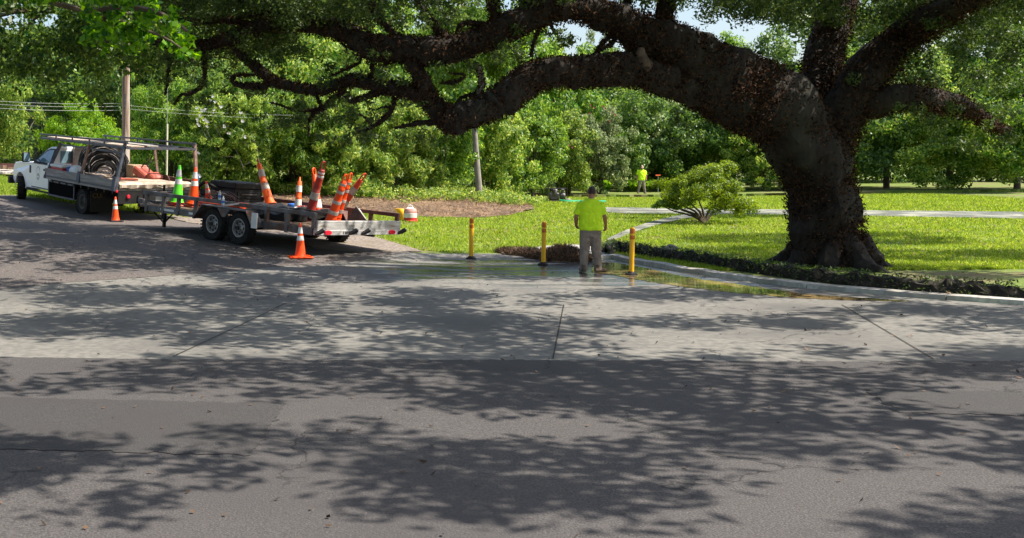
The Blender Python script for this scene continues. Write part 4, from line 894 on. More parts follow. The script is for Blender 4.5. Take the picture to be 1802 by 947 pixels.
# ------------------------------------------------------------------ utility pole, wires, guy, building
p = onland((221.5 - 600) * 42 / 2000, 42); t = thing('utility_pole', 'tall brown wooden utility pole behind the truck bed', 'pole', p)
b = MB(); b.tube([(0, 0, -.3), (0, 0, 3), (0, .0, 7), (0, 0, 10)], [.165, .145, .13, .115], 14, sub=3); b.build('shaft', M['pole'], t, smooth=True)
b = MB(); b.lathe([(.02, -.1), (.06, -.06), (.07, 0), (.05, .08)], 10, Matrix.Translation((0, -.17, at(221, 124, 42).z - p.z))); b.build('insulator', M['black'], t, smooth=True)
MB().bar((0, -.16, 3.4), (0, -.16, 3.9), .05).build('bracket', M['steelgrey'], t)
for k, (ya, yb, lab) in enumerate([(166, 182, 'uppermost thin wire running left from the utility pole'), (173, 187, 'middle thin wire running left from the utility pole'), (179, 194, 'lowest thin wire running left from the utility pole')]):
    a = at(-320, ya - 26, 40); b_ = at(216, yb, 42); q = [a.lerp(b_, s_ / 14) - Vector((0, 0, .28 * 4 * (s_ / 14) * (1 - s_ / 14))) for s_ in range(15)]
    b = MB(); b.tube(q, .009, 5); tag(b.build('wire', M['wire']), lab, 'wire', 'wires on the utility pole')
for k, (ya, yb, lab) in enumerate([(186, 197, 'upper faint wire running right from the utility pole into the leaves'), (192, 203, 'lower faint wire running right from the utility pole into the leaves')]):
    a = at(228, ya, 42); b_ = at(560, yb + 6, 47); q = [a.lerp(b_, s_ / 10) - Vector((0, 0, .1 * 4 * (s_ / 10) * (1 - s_ / 10))) for s_ in range(11)]
    b = MB(); b.tube(q, .0035, 5); tag(b.build('wire', M['wire']), lab, 'wire', 'wires on the utility pole')
p = onland((292.5 - 600) * 41 / 2000, 41); t = thing('guy_wire', 'straight guy wire with pale yellow guard standing behind the truck rack', 'guy wire', p)
b = MB(); b.tube([(0, 0, 0), (.04, 0, at(294, 218, 41).z - p.z)], .035, 8); b.build('guard', M['guard'], t, smooth=True)
b = MB(); b.tube([(.04, 0, at(294, 218, 41).z - p.z), (.05, 0, 6.5)], .01, 5); b.build('wire', M['wire'], t)

def wpos(px, d, dz=0): return onland((px - 600) * d / 2000, d, dz)
q = wpos(68, 78); t = thing('building', 'dark grey wall of a building glimpsed between the trees at far left', 'building', q)
MB().box(-3.2, 4.5, 0, 6, -1, 5.0).build('wall', M['wall'], t); MB().box(-3.5, 4.8, -.3, 6.3, 5.002, 5.2).build('roof', M['black'], t)
b = MB(); b.box(.95, 1.75, -.05, 0, -.4, 3.0); b.build('door', M['white'], t); b = MB(); b.box(.85, .95, -.09, 0, -.4, 3.2); b.box(1.75, 1.85, -.09, 0, -.4, 3.2); b.box(.95, 1.75, -.09, 0, 3.002, 3.2); b.build('door_frame', M['black'], t)
MB().box(1.1, 1.6, -.12, -.051, 2.0, 2.6).build('sign', M['white'], t)
b = MB(); b.tube([(.35, -.5, -.5), (.35, -.5, 3.6)], .11, 10); b.build('post', M['black'], t, smooth=True)
b = MB(); b.tube([(-.55, -.6, 2.0), (-.5, -.6, 2.6), (-.1, -.6, 3.3), (.6, -.6, 3.7), (1.6, -.6, 3.75)], .035, 6, sub=3); b.build('conduit', M['guard'], t, smooth=True)

# ------------------------------------------------------------------ wheels, cones, people: builders
def tyre_profile(r, w, rr):
    h = w / 2
    return [(rr, -h * .8), (r * .86, -h), (r * .95, -h * .96), (r, -h * .72), (r, -h * .28), (r * .982, -h * .24), (r * .982, -h * .16), (r, -h * .12), (r, h * .12), (r * .982, h * .16), (r * .982, h * .24), (r, h * .28), (r, h * .72), (r * .95, h * .96), (r * .86, h), (rr, h * .8), (rr * .97, 0)]
def wheel(parent, loc, r, w, side, rim='chrome', rr=None, dish=.05, steer=0, tmat='rubber', holes=8):
    rr = rr or r * .56
    b = MB(); b.lathe(tyre_profile(r, w, rr), 40, axis='X', close=True)
    for k in range(30):          # tread blocks on the shoulders
        a = 2 * PI * k / 30; Mx = Matrix.Rotation(a, 4, 'X')
        for s_ in (-1, 1): b.box(s_ * w * .5 - .03, s_ * w * .5 + .0, -.018, .018, r * .93, r * 1.004, Mx)
    t = b.build('wheel', M[tmat], parent, smooth=True); t.location = loc; t.rotation_euler = (0, 0, steer)
    s = side
    b = MB(); b.lathe([(rr * .99, s * w * .42), (rr * 1.0, s * w * .46), (rr * .93, s * w * .46), (rr * .88, s * (w * .42 - dish * .4)), (rr * .8, s * (w * .42 - dish)), (rr * .42, s * (w * .42 - dish * .3)), (rr * .38, s * (w * .42 + .0)), (rr * .3, s * (w * .42 + .02)), (.001, s * (w * .42 + .02))], 32, axis='X', open0=True)
    b.build('rim', M[rim], t, smooth=True)
    b = MB()
    for k in range(holes):
        a = 2 * PI * k / holes; Mx = Matrix.Rotation(a, 4, 'X') @ Matrix.Translation((0, 0, rr * .63))
        b.lathe([(rr * .15, s * (w * .42 - dish * .9)), (rr * .15, s * (w * .42 - dish * .52))], 10, Mx, axis='X')
    b.build('vent_holes', M['black'], t)
    b = MB(); b.lathe([(rr * .24, s * (w * .42 + .015)), (rr * .22, s * (w * .42 + .06)), (.001, s * (w * .42 + .065))], 16, axis='X')
    for k in range(8):
        a = 2 * PI * (k + .5) / 8; b.lathe([(.012, s * (w * .42 - .005)), (.012, s * (w * .42 + .025))], 6, Matrix.Rotation(a, 4, 'X') @ Matrix.Translation((0, 0, rr * .34)), axis='X')
    b.build('hub', M['black'], t, smooth=True)
    return t
def cone(label, loc, h=.715, col='orange', base='black', band='reflect', rot=(0, 0, 0), group=None, rootM=None, w=None):
    t = thing('traffic_cone', label, 'traffic cone', (0, 0, 0), group=group)
    mm = (rootM or Matrix()) @ Matrix.Translation(loc) @ Euler(rot).to_matrix().to_4x4(); t.matrix_basis = mm
    w = w or h * .27; r0 = h * .165; r1 = h * .032; z0 = .03
    b = MB(); b.box(-w, w, -w, w, 0, z0, c=.012); b.box(-w * .8, w * .8, -w * .8, w * .8, z0, z0 + .012, c=.006); b.build('base', M[base], t)
    def rad(z): return r0 + (r1 - r0) * (z - z0) / (h - z0)
    zb = [h * .5, h * .63, h * .7, h * .88]
    b = MB(); b.lathe([(r0 * 1.18, z0), (r0 * 1.02, z0 + .03)] + [(rad(z), z) for z in (h * .2, h * .5)] + [(rad(h * .99) , h * .99), (r1 * .8, h), (r1 * .5, h)], 28); b.build('body', M[col], t, smooth=True)
    for a_, c_ in ((0, 1), (2, 3)):
        b = MB(); b.lathe([(rad(zb[a_]) + .003, zb[a_]), (rad(zb[c_]) + .003, zb[c_])], 28); b.build('reflective_band', M[band], t, smooth=True)
    return t
def channelizer(label, a, b_, rootM, bands, col='orange', band='reflectdirty', r0=.15, r1=.06, handle='loop', flare=.032, topcol=None, roll=0):
    a = Vector(a); b_ = Vector(b_); L_ = (b_ - a).length; q = (b_ - a).to_track_quat('Z', 'Y').to_matrix().to_4x4()
    t = thing('channelizer_cone', label, 'channelizer', (0, 0, 0), group='striped channelizer cones standing on the trailer'); t.matrix_basis = rootM @ Matrix.Translation(a) @ q @ Matrix.Rotation(roll, 4, 'Z')
    Lb = L_ * .86
    def rad(z): return r0 + (r1 - r0) * min(1, z / Lb) ** .85
    pr = [(r0 + flare, 0), (r0 + flare, .02), (r0 + flare * .3, .05)]
    for k in range(1, 7):
        z = Lb * k / 6; pr.append((rad(z), z))
        if k in (1, 3, 5): pr += [(rad(z) + .008, z + .005), (rad(z + .02), z + .02)]
    pr += [(r1 * .8, Lb + .015), (.001, Lb + .02)]
    b = MB(); b.lathe(pr, 24); b.build('body', M[col], t, smooth=True)
    for u, v, mm in bands:
        b = MB(); b.lathe([(rad(Lb * u) + .007, Lb * u), (rad(Lb * (u + v) / 2) + .008, Lb * (u + v) / 2), (rad(Lb * v) + .007, Lb * v)], 24); b.build('reflective_band', M[mm or band], t, smooth=True)
    b = MB(); 
    if handle == 'loop':
        cz = Lb + (L_ - Lb) * .5; hr = (L_ - Lb) * .55
        b.tube([(math.sin(k * PI / 6) * hr * .6, 0, cz - math.cos(k * PI / 6) * hr) for k in range(13)], .02, 8)
        b.box(-.03, .03, -.022, .022, Lb - .01, cz - hr * .7)
    else: b.lathe([(r1 * .8, Lb), (r1 * .5, Lb + .02), (r1 * .35, L_ * .97), (.001, L_)], 12)
    b.build('handle', M[topcol or col], t, smooth=True)
    return t

def person(label, loc, rotz, near, pose):
    t = thing('person', label, 'person', loc, (0, 0, rotz))
    vx = .010 if near else .016
    def remesh(b, name, m, v, sm=2, par=t):
        o = b.build(name, m, par, smooth=True)
        md = o.modifiers.new('join', 'REMESH'); md.mode = 'VOXEL'; md.voxel_size = v; md.use_smooth_shade = True
        s_ = o.modifiers.new('soften', 'SMOOTH'); s_.factor = .6; s_.iterations = sm; return o
    P = pose; hd = Vector(P['head']); nk = Vector(P['neck'])
    b = MB()
    # head: skull, face, jaw, oriented along look direction
    q = Euler(P['headrot']).to_matrix()
    def hp(x, y, z): return hd + q @ Vector((x, y, z))
    def hring(z, y, rx, ry): c = hp(0, y, z); return (c.x, c.y, c.z, rx, ry, q)
    b.loft([hring(-.125, .045, .022, .025), hring(-.115, .04, .045, .055), hring(-.085, .03, .058, .08), hring(-.04, .015, .07, .096), hring(.01, .0, .077, .104), hring(.05, -.004, .077, .103), hring(.085, -.008, .066, .088), hring(.11, -.01, .04, .055), hring(.118, -.01, .015, .02)], 18)
    b.loft([(hp(0, .1, -.045).x, hp(0, .1, -.045).y, hp(0, .1, -.045).z, .018, .02, q), (hp(0, .122, -.035).x, hp(0, .122, -.035).y, hp(0, .122, -.035).z, .015, .016, q), (hp(0, .1, .015).x, hp(0, .1, .015).y, hp(0, .1, .015).z, .009, .012, q)], 10)
    b.tube([hp(-.02, .1, -.075), hp(0, .108, -.074), hp(.02, .1, -.075)], [.008, .011, .008], 8)
    for s_ in (-1, 1): b.tube([hp(s_ * .075, -.012, -.03), hp(s_ * .088, -.02, -.01), hp(s_ * .09, -.022, .014), hp(s_ * .078, -.008, .025)], [.012, .014, .013, .01], 8)
    b.tube([nk - Vector((0, 0, .1)), nk, hd + q @ Vector((0, -.03, -.05))], [.075, .06, .055], 14)
    # trunk under the clothes
    b.loft([(0, 0, .86, .14, .1), (0, 0, 1.0, .15, .1), (0, .0, 1.2, .155, .105), (0, .0, 1.38, .17, .105), (nk.x, nk.y * .6, 1.46, .1, .08), (nk.x, nk.y * .9, 1.53, .055, .055)], 16)
    for s_, A in ((-1, P['armL']), (1, P['armR'])):
        sh, el, wr, ha = [Vector(v) for v in A]
        b.tube([sh + Vector((-s_ * .1, 0, 0)), sh, sh.lerp(el, .45), el, el.lerp(wr, .3), el.lerp(wr, .7), wr], [.06, .058, .05, .042, .045, .036, .028], 14)
        d = (ha - wr).normalized(); side = Vector((0, 1, 0)) - d * d.y; side.normalize(); out = d.cross(side) * s_
        pm = wr + d * .085
        b.tube([wr - d * .01, wr + d * .03, pm], [.027, .034, .03], 10)
        b.tube([wr + d * .03 + side * .025, pm + side * .026], [.018, .018], 8); b.tube([wr + d * .03 - side * .025, pm - side * .026], [.018, .018], 8)
        inw = -out
        for f, (o_, l_) in enumerate(((.033, .07), (.012, .08), (-.01, .075), (-.031, .058))):
            s0 = pm + side * o_ * 1.05 - d * .01; c = P.get('curl', .6)
            p1 = s0 + (d * math.cos(c * .4) + inw * math.sin(c * .4)) * l_ * .45; p2 = p1 + (d * math.cos(c * 1.4) + inw * math.sin(c * 1.4)) * l_ * .32; p3 = p2 + (d * math.cos(c * 2.4) + inw * math.sin(c * 2.4)) * l_ * .26
            b.tube([s0, p1, p2, p3], [.0105, .01, .009, .0075], 8)
        th = wr + d * .03 + side * .03; b.tube([th, th + side * .03 + d * .03 + inw * .01, th + side * .032 + d * .062 + inw * .025], [.014, .0125, .009], 8)
    for s_, A in ((-1, P['legL']), (1, P['legR'])):
        hp_, kn, an = [Vector(v) for v in A]; b.tube([hp_ + Vector((0, 0, .05)), hp_, hp_.lerp(kn, .5), kn, kn.lerp(an, .3), an], [.09, .085, .07, .05, .052, .035], 12)
    remesh(b, 'body', M['skin'], vx, 1)
    # eyes and brows
    b = MB()
    for s_ in (-1, 1): b.tube([hp(s_ * .032 - .012, .094, 0), hp(s_ * .032, .099, .001), hp(s_ * .032 + .012, .094, 0)], [.004, .008, .004], 8)
    b.build('eyes', M['black'], t, smooth=True)
    # shirt
    S = MB(); k = P['shirt']
    S.loft(k, 22, pw=2.4)
    for s_, A in ((-1, P['armL']), (1, P['armR'])):
        sh, el, wr, ha = [Vector(v) for v in A]; e = sh.lerp(el, .86)
        S.tube([sh + Vector((-s_ * .09, 0, .0)), sh + Vector((0, 0, .005)), sh.lerp(el, .45), e], [.08, .078, .077, .082], 16)
    so = remesh(S, 'shirt', M['hivis'], vx * 1.3, 3)
    tx = bpy.data.textures.new('folds', 'CLOUDS'); tx.noise_scale = .12; dm = so.modifiers.new('folds', 'DISPLACE'); dm.texture = tx; dm.strength = .04; dm.mid_level = .5
    # trousers
    S = MB(); S.loft(P['hips'], 20, pw=2.3)
    for A in (P['trL'], P['trR']): S.loft(A, 16, pw=2.2)
    to = remesh(S, 'trousers', M['trousers'], vx * 1.3, 2)
    tx = bpy.data.textures.new('creases', 'CLOUDS'); tx.noise_scale = .07; dm = to.modifiers.new('creases', 'DISPLACE'); dm.texture = tx; dm.strength = .035; dm.mid_level = .5
    for (c, a_) in P['boots']:
        b = MB(); q2 = Matrix.Rotation(a_, 3, 'Z'); c = Vector(c)
        rings = [(-.1, .035, .04, .03), (-.07, .05, .048, .05), (0, .055, .048, .055), (.08, .045, .052, .043), (.15, .036, .048, .034), (.19, .03, .03, .026)]
        RX = Matrix.Rotation(R(90), 3, 'X')
        b.loft([((c + q2 @ Vector((0, y, z))).x, (c + q2 @ Vector((0, y, z))).y, (c + q2 @ Vector((0, y, z))).z, rx, rz, q2 @ RX) for y, z, rx, rz in rings], 14)
        b.tube([c + q2 @ Vector((0, -.03, .05)), c + q2 @ Vector((0, -.03, .15))], [.046, .046], 12)
        b.build('boot', M['boot'], t, smooth=True)
        MB().loft([((c + q2 @ Vector((0, y, .008))).x, (c + q2 @ Vector((0, y, .008))).y, z_, .0, .0) for y, z_ in ((0, .0), (0, .001))], 3)
    b = MB()
    if P.get('cap'):
        b.loft([hring(.025, -.004, .088, .115), hring(.06, -.006, .088, .112), hring(.1, -.01, .072, .09), hring(.128, -.012, .035, .045), hring(.133, -.012, .01, .012)], 20)
        c = [hp(x, y, z) for x, y, z in ((-.075, .085, .04), (-.06, .15, .03), (0, .175, .028), (.06, .15, .03), (.075, .085, .04))]
        lo = [v - Vector((0, 0, .008)) for v in c]; b.add(c + lo, [(0, 1, 2, 3, 4), (9, 8, 7, 6, 5)] + [(i, i + 5, i + 6, i + 1) for i in range(4)])
        b.build('cap', M['cap'], t, smooth=True)
        b = MB(); b.loft([hring(-.118, .045, .035, .04), hring(-.1, .05, .058, .062), hring(-.07, .045, .066, .074)], 14); b.build('beard', M['hair'], t, smooth=True)
    else:
        b.loft([hring(-.085, -.062, .05, .035), hring(-.05, -.052, .068, .06), hring(-.02, -.035, .08, .084), hring(.015, -.022, .081, .098), hring(.05, -.012, .0815, .105), hring(.088, -.012, .073, .094), hring(.115, -.014, .046, .06), hring(.125, -.014, .014, .02)], 20)
        ho = remesh(b, 'hair', M['hair'], .01, 1)
    return t

# ------------------------------------------------------------------ the equipment trailer
def rootmat(T_, a, b_, c): return Matrix.Translation(T_) @ Matrix.Rotation(a, 4, 'Z') @ Matrix.Rotation(b_, 4, 'X') @ Matrix.Rotation(c, 4, 'Y')
TM = rootmat(Vector((-.64, 25.25, -2.14 + CAMZ)), .81, .06, .04); W = 2.86
tr = thing('equipment_trailer', 'long grey steel two axle trailer loaded with leaning striped cones and a black box', 'trailer'); tr.matrix_basis = TM
g = M['steelgrey']
b = MB(); b.box(0, .07, .06, 6.2, .44, .6); b.build('side_beam', g, tr); b = MB(); b.box(W - .07, W, .06, 6.2, .44, .6); b.build('side_beam', M['rust'], tr)
b = MB()
for k in range(11): b.box(.07, W - .07, .3 + k * .56, .36 + k * .56, .46, .56)
b.box(.7, .8, .1, 6.4, .38, .46); b.box(W - .8, W - .7, .1, 6.4, .38, .46); b.build('crossmembers', M['black'], tr)
nb = 11; bw = (W - .14) / nb
for k in range(nb):
    x = .07 + k * bw; MB().box(x + .006, x + bw - .006, .07, 6.18, .565 + random.uniform(0, .008), .61 + random.uniform(0, .006)).build('deck_board', M['deckwood'], tr)
b = MB(); b.box(-.035, .065, -.02, 6.28, .86, .95, c=.008); b.build('top_rail', g, tr)
b = MB(); b.box(W - .065, W + .035, -.02, 6.28, .86, .95, c=.008); b.build('top_rail', M['rust'], tr)
b = MB(); b.box(.066, W - .066, 6.2, 6.28, .86, .94, c=.008); b.build('top_rail', g, tr)
for y in (.03, .88, 1.58, 4.17, 4.85, 5.46, 6.15):
    MB().box(-.02, .055, y - .045, y + .045, .602, .858).build('rail_post', g, tr); MB().box(W - .055, W + .02, y - .045, y + .045, .602, .858).build('rail_post', M['rust'], tr)
for y in (4.17, 4.85, 5.46, 6.15, .88, 1.58): MB().box(-.022, -.002, y - .05, y + .05, .42, .6).build('post_foot', g, tr)
for x in (.9, 1.9): MB().box(x, x + .07, 6.21, 6.27, .602, .858).build('rail_post', g, tr)
b = MB(); b.box(.04, W + .02, -.07, .055, .57, .77, c=.006); b.build('bumper_plate', M['bumper'], tr)
b = MB(); b.box(.03, W + .01, -.085, .05, .45, .566, c=.006); b.build('bumper_lip', M['bumper'], tr)
b = MB()
for k, wd in enumerate((.03, .05, .03, .045, .05, .03, .05, .04)): b.box(.86 + k * .062, .86 + k * .062 + wd, -.0895, -.086, .475, .535)
b.build('raised_lettering', M['steelgrey'], tr)
for x in (.36, 2.55):
    b = MB(); b.loft([(x, -.115, .51, .105, .045, Matrix.Rotation(R(90), 3, 'X')), (x, -.088, .51, .12, .055, Matrix.Rotation(R(90), 3, 'X'))], 20, pw=2.6); b.build('tail_light', M['redlens'], tr, smooth=True)
for x in (.16, 1.26, 1.68, 2.97):
    b = MB(); b.tube([(x - .2, -.09, .48), (x - .1, -.12, .52), (x - .02, -.16, .575)], [.03, .05, .055], 12); o = b.build('pipe_hook', M['black'], tr, smooth=True)
    b = MB(); b.tube([(x - .02, -.165, .577), (x, -.18, .587)], [.032, .028], 10); b.build('bolt', M['chrome'], o, smooth=True)
for sx, x0 in ((-1, 0), (1, W)):       # fenders, with a gusset between the wheels
    xa, xb = (x0 - .37, x0 - .022) if sx < 0 else (x0 + .022, x0 + .37)
    pa = [(1.62, .46), (1.88, .82), (3.5, .84), (3.82, .46)]; pi_ = [(3.79, .46), (3.48, .815), (1.9, .795), (1.66, .46)]
    b = MB(); b.prism(pa + pi_, xa, xb); xo = xa if sx < 0 else xb
    b.prism([(2.44, .795), (2.9, .795), (2.72, .6), (2.62, .6)], xo, xo + .02 * -sx); f_ = b.build('fender', M['steelgrey'] if sx < 0 else M['rust'], tr)
    for y in (2.18, 3.14): wheel(tr, (x0 + sx * .19, y, .39), .39, .23, sx, 'chrome', holes=8)
    b = MB(); b.tube([(x0 + sx * .05, 2.66, .48), (x0 + sx * .2, 2.66, .48)], .05, 8)
    for y in (2.18, 3.14): b.tube([(W / 2, y, .38), (x0 + sx * .15, y, .38)], .04, 8)
    b.build('axle', M['black'], tr)
MB().bar((.0, 2.5, .94), (-.3, 2.72, .87), .035).build('rail_brace', M['bumper'], tr)
b = MB(); b.bar((.35, 6.2, .5), (W / 2 - .05, 8.1, .5), .09, .14); b.bar((W - .35, 6.2, .5), (W / 2 + .05, 8.1, .5), .09, .14); b.bar((.35, 6.25, .5), (W - .35, 6.25, .5), .08, .12); b.bar((W / 2, 8.0, .52), (W / 2, 8.4, .55), .1, .1); b.build('drawbar', g, tr)
b = MB(); b.tube([(W / 2, 7.3, .12), (W / 2, 7.3, 1.05)], [.035, .035], 8); b.box(W / 2 - .1, W / 2 + .1, 7.2, 7.4, .1, .12); b.tube([(W / 2, 7.3, 1.0), (W / 2 - .2, 7.3, 1.03)], .012, 6); b.build('jack', M['black'], tr, smooth=True)
b = MB(); b.bar((.2, 6.1, .42), (.5, 6.0, .12), .03); b.bar((.9, 6.1, .42), (.5, 6.0, .12), .03); b.bar((.5, 6.0, .02), (.5, 6.0, .45), .07); b.build('front_prop', M['black'], tr)
for y0, y1 in ((5.0, 5.55), (4.15, 4.4)): MB().box(-.005, -.0009 + .0, y0, y1, .5, .56).build('label_plate', M['white'], tr)
MB().box(.4, .95, 6.29, 6.31, .68, .8).build('sign_plate', M['white'], tr)
sx_ = MB(); sx_.box(-.42, -.38, 1.45, 1.62, .45, .8); 
for k in range(5): sx_.box(-.425, -.38, 1.47 + k * .028, 1.48 + k * .028, .48, .72)
sx_.build('fender_light_guard', M['white'], tr)
# spare planks and red strap on the deck
def put(t, RM, loc, rot=(0, 0, 0)): t.matrix_basis = RM @ Matrix.Translation(loc) @ Euler(rot).to_matrix().to_4x4(); return t
def tm(name, label, cat, RM, loc, rot=(0, 0, 0), group=None): return put(thing(name, label, cat, group=group), RM, loc, rot)
t = tm('toolbox', 'large black steel job box with drawers standing on the trailer deck', 'toolbox', TM, (1.66, 4.62, .62))
b = MB(); b.box(0, .96, 0, 1.0, 0, .52, c=.012); b.build('body', M['black'], t)
b = MB(); b.box(-.02, .98, -.02, 1.02, .5235, .7, c=.03); b.build('lid', M['black'], t)
MB().box(.08, .86, -.025, -.001, .29, .46, c=.004).build('drawer', M['black'], t); MB().box(.08, .86, -.025, -.001, .05, .25, c=.004).build('drawer', M['black'], t)
for z in (.38, .16): MB().box(.2, .74, -.05, -.026, z, z + .025).build('handle', M['steelgrey'], t)
# baskets and black gear ahead of the toolbox
t = tm('wire_basket', 'tilted black wire basket lying beside the black toolbox', 'basket', TM, (1.0, 4.35, .93), (R(8), R(-14), 0))
b = MB()
for k in range(13): u = -.34 + k * .057; hw = .3 * math.sqrt(max(.02, 1 - (u / .38) ** 2)); b.tube([(-hw * .8, u * 1.1 + .05, .0), (0, u * 1.1, .13), (hw * .8, u * 1.1 - .05, 0)], .006, 5, sub=3)
for k in range(7): v = -.24 + k * .08; b.tube([(v, -.4, .02), (v, 0, .12), (v, .4, .02)], .006, 5, sub=3)
b.build('mesh', M['steelgrey'], t)
b = MB(); b.tube([(math.cos(a) * .28, math.sin(a) * .44, 0) for a in [k * PI / 8 for k in range(17)]], .012, 6); b.build('rim', M['black'], t)
t = tm('floor_saw', 'jumble of black machinery with bent arm next to the small leaning cone', 'machine', TM, (1.5, 5.5, .62))
b = MB(); b.box(-.3, .25, -.3, .3, .0, .28, c=.03); b.box(-.15, .15, -.2, .2, .28, .45, c=.04); b.build('body', M['blackplastic'], t)
b = MB(); b.tube([(-.2, .3, .3), (-.1, .1, .62), (.1, -.2, .5), (.3, -.6, .35)], [.03, .045, .045, .03], 8, sub=3); b.build('arm', M['black'], t, smooth=True)
b = MB(); b.lathe([(.14, -.03), (.16, 0), (.14, .03)], 20, Matrix.Translation((.28, .1, .2)), axis='X'); b.build('wheel', M['rubber'], t, smooth=True)
t = tm('cloth_bag', 'pale cloth bag heaped behind the small leaning cone', 'bag', TM, (2.2, 6.05, .62))
b = MB(); b.loft([(0, 0, 0, .22, .2), (0, 0, .15, .25, .22), (.03, 0, .32, .18, .15), (.02, 0, .4, .07, .06)], 12); b.build('bag', M['tarpcloth'], t, smooth=True)
def bottle(label, loc, RM=TM):
    t = tm('water_bottle', label, 'bottle', RM, loc); b = MB(); b.lathe([(.033, 0), (.035, .02), (.035, .13), (.03, .15), (.034, .17), (.014, .2), (.014, .21)], 14); b.build('bottle', M['clear'], t, smooth=True)
    b = MB(); b.lathe([(.016, .211), (.016, .232)], 10); b.build('cap', M['white'], t); b = MB(); b.lathe([(.0362, .06), (.0362, .12)], 14); b.build('wrapper', M['blueplastic'], t)

bottle('clear water bottle standing on the trailer fender', (-.1, 3.02, .842)); bottle('clear water bottle on the trailer rail, left of the other bottle', (.02, 3.3, .952)); 
t = tm('orange_board', 'flat faded red board lying on the deck before the black toolbox', 'board', TM, (.9, 2.9, .64), (0, 0, R(4))); b = MB(); b.box(-.6, .7, 0, 1.5, .14, .19); b.build('board', M['orangedirty'], t)
t['label'] = 'flat faded red board lying on the deck before the black toolbox'
MB().box(-.55, .65, .1, .25, 0, .138).build('batten', M['deckwood'], t); MB().box(-.55, .65, 1.2, 1.35, 0, .138).build('batten', M['deckwood'], t)
t = tm('folded_tarp', 'flat black tarp spread under the leftmost leaning channelizer', 'tarp', TM, (1.3, 2.4, .66))
bm = bmesh.new(); bmesh.ops.create_grid(bm, x_segments=24, y_segments=20, size=.5); r2 = random.Random(2)
for v in bm.verts: x, y = v.co.x * 1.8, v.co.y * 2.0; v.co = Vector((x, y, .2 + .04 * math.sin(x * 9 + y * 3) + .03 * math.sin(y * 11) + r2.uniform(-.01, .01) - .12 * max(0, abs(x) - .6) * 3))
r = bmesh.ops.extrude_face_region(bm, geom=bm.faces[:])
for e in r['geom']:
    if isinstance(e, bmesh.types.BMVert): e.co.z = max(-.045, e.co.z - .2)
me = bpy.data.meshes.new('tarp'); bm.to_mesh(me); bm.free(); link('cloth', me, M['blackplastic'], t)
t = tm('bucket_lid_box', 'round white rimmed tray holding red pieces beside the upright channelizer', 'tray', TM, (1.85, 2.2, .62))
b = MB(); b.lathe([(.2, 0), (.25, .24), (.27, .25), (.25, .262), (.23, .24), (.2, .2)], 24); b.build('tray', M['white'], t, smooth=True)
b = MB(); r2 = random.Random(5)
for k in range(22): a = r2.uniform(0, 6.28); q = r2.uniform(0, .19); b.bar((math.cos(a) * q, math.sin(a) * q, .21), (math.cos(a) * q + r2.uniform(-.07, .07), math.sin(a) * q + r2.uniform(-.07, .07), .3), .03)
b.build('contents', M['maroon'], t)
t = tm('red_crate', 'low dirty red plastic base plates stacked beside the tarp', 'plates', TM, (1.95, 2.75, .62)); b = MB(); b.box(-.3, .2, -.25, .2, 0, .09, c=.02); b.build('plate', M['maroon'], t); MB().box(-.28, .22, -.22, .18, .095, .17, c=.02).build('plate', M['orangedirty'], t)
t = tm('black_case', 'black bar shaped tool lying against the pair of leaning channelizers', 'tool', TM, (1.35, 1.15, .62)); b = MB(); b.bar((-.5, .3, .28), (.35, -.3, .16), .12, .09); b.build('case', M['blackplastic'], t); b = MB(); b.box(-.6, -.3, .1, .5, 0, .3, c=.03); b.build('block', M['blackplastic'], t)
t = tm('steel_ramp', 'triangular grey steel gusset plates standing inside the far rail', 'ramp', TM, (2.3, .9, .62)); b = MB(); b.prism([(-.5, 0), (.3, 0), (0, .42)], 0, .03); b.build('plate', M['steelgrey'], t); b = MB(); b.prism([(-.3, 0), (.5, 0), (.1, .36)], .2, .23); b.build('plate', M['bumper'], t)
t = tm('gas_can', 'blue plastic lid peeking behind the leftmost leaning channelizer', 'container', TM, (2.45, 3.2, .62)); b = MB(); b.lathe([(.17, 0), (.18, .2), (.16, .27), (.05, .29)], 16); b.build('container', M['blueplastic'], t, smooth=True)

# cones on the trailer
cone('tall bright green traffic cone on the front of the trailer', (.42, 5.42, .7), .98, 'green', 'orangedirty', rootM=TM, w=.18)
cone('tall orange red traffic cone right of the green one on the trailer', (.72, 5.14, .7), .95, 'orange', 'orangedirty', rootM=TM, w=.18)
cone('orange base of a cone nested under the bright green one', (.42, 5.42, .625), .9, 'orangedirty', 'maroon', rootM=TM, w=.18)
cone('orange base of a cone nested under the tall orange red one', (.72, 5.14, .625), .88, 'orangedirty', 'maroon', rootM=TM, w=.18)
cone('small faded orange cone leaning left behind the trailer rail', (1.15, 5.0, .72), .62, 'orangedirty', 'orangedirty', 'reflectdirty', rot=(0, R(-16), 0), rootM=TM, w=.16)
B2 = [(.28, .46, None), (.64, .82, None)]; B4 = [(.26, .34, None), (.5, .57, None), (.74, .8, None), (.92, .97, None)]
channelizer('leftmost striped channelizer, leaning left with a pointed tip', (1.9, 3.5, .84), (1.9, 4.12, 2.0), TM, [(.36, .52, 'reflectdirty'), (.68, .86, 'reflectdirty')], 'orangelight', r0=0.125, r1=0.065, handle='tip', topcol='maroon')
channelizer('short upright orange and white channelizer between the leaning ones', (2.15, 2.75, .68), (2.22, 2.82, 1.62), TM, [(.2, .45, 'white'), (.68, .88, 'white')], 'orangelight', band='white', r0=0.095, r1=0.06, handle='tip', flare=.02)
channelizer('upright channelizer with round handle, half hidden by the dark red one', (2.2, 2.05, .68), (2.2, 2.33, 1.86), TM, [(.2, .4, 'white'), (.62, .7, 'orange')], 'orange', r0=.125, r1=.06)
channelizer('tallest dark red channelizer, dirty and leaning right', (1.42, 1.62, .64), (1.4, 1.2, 2.06), TM, [(.42, .56, 'reflectdirty'), (.86, .9, 'reflect'), (.93, .96, 'reflect')], 'maroon', r0=.13, r1=.075)
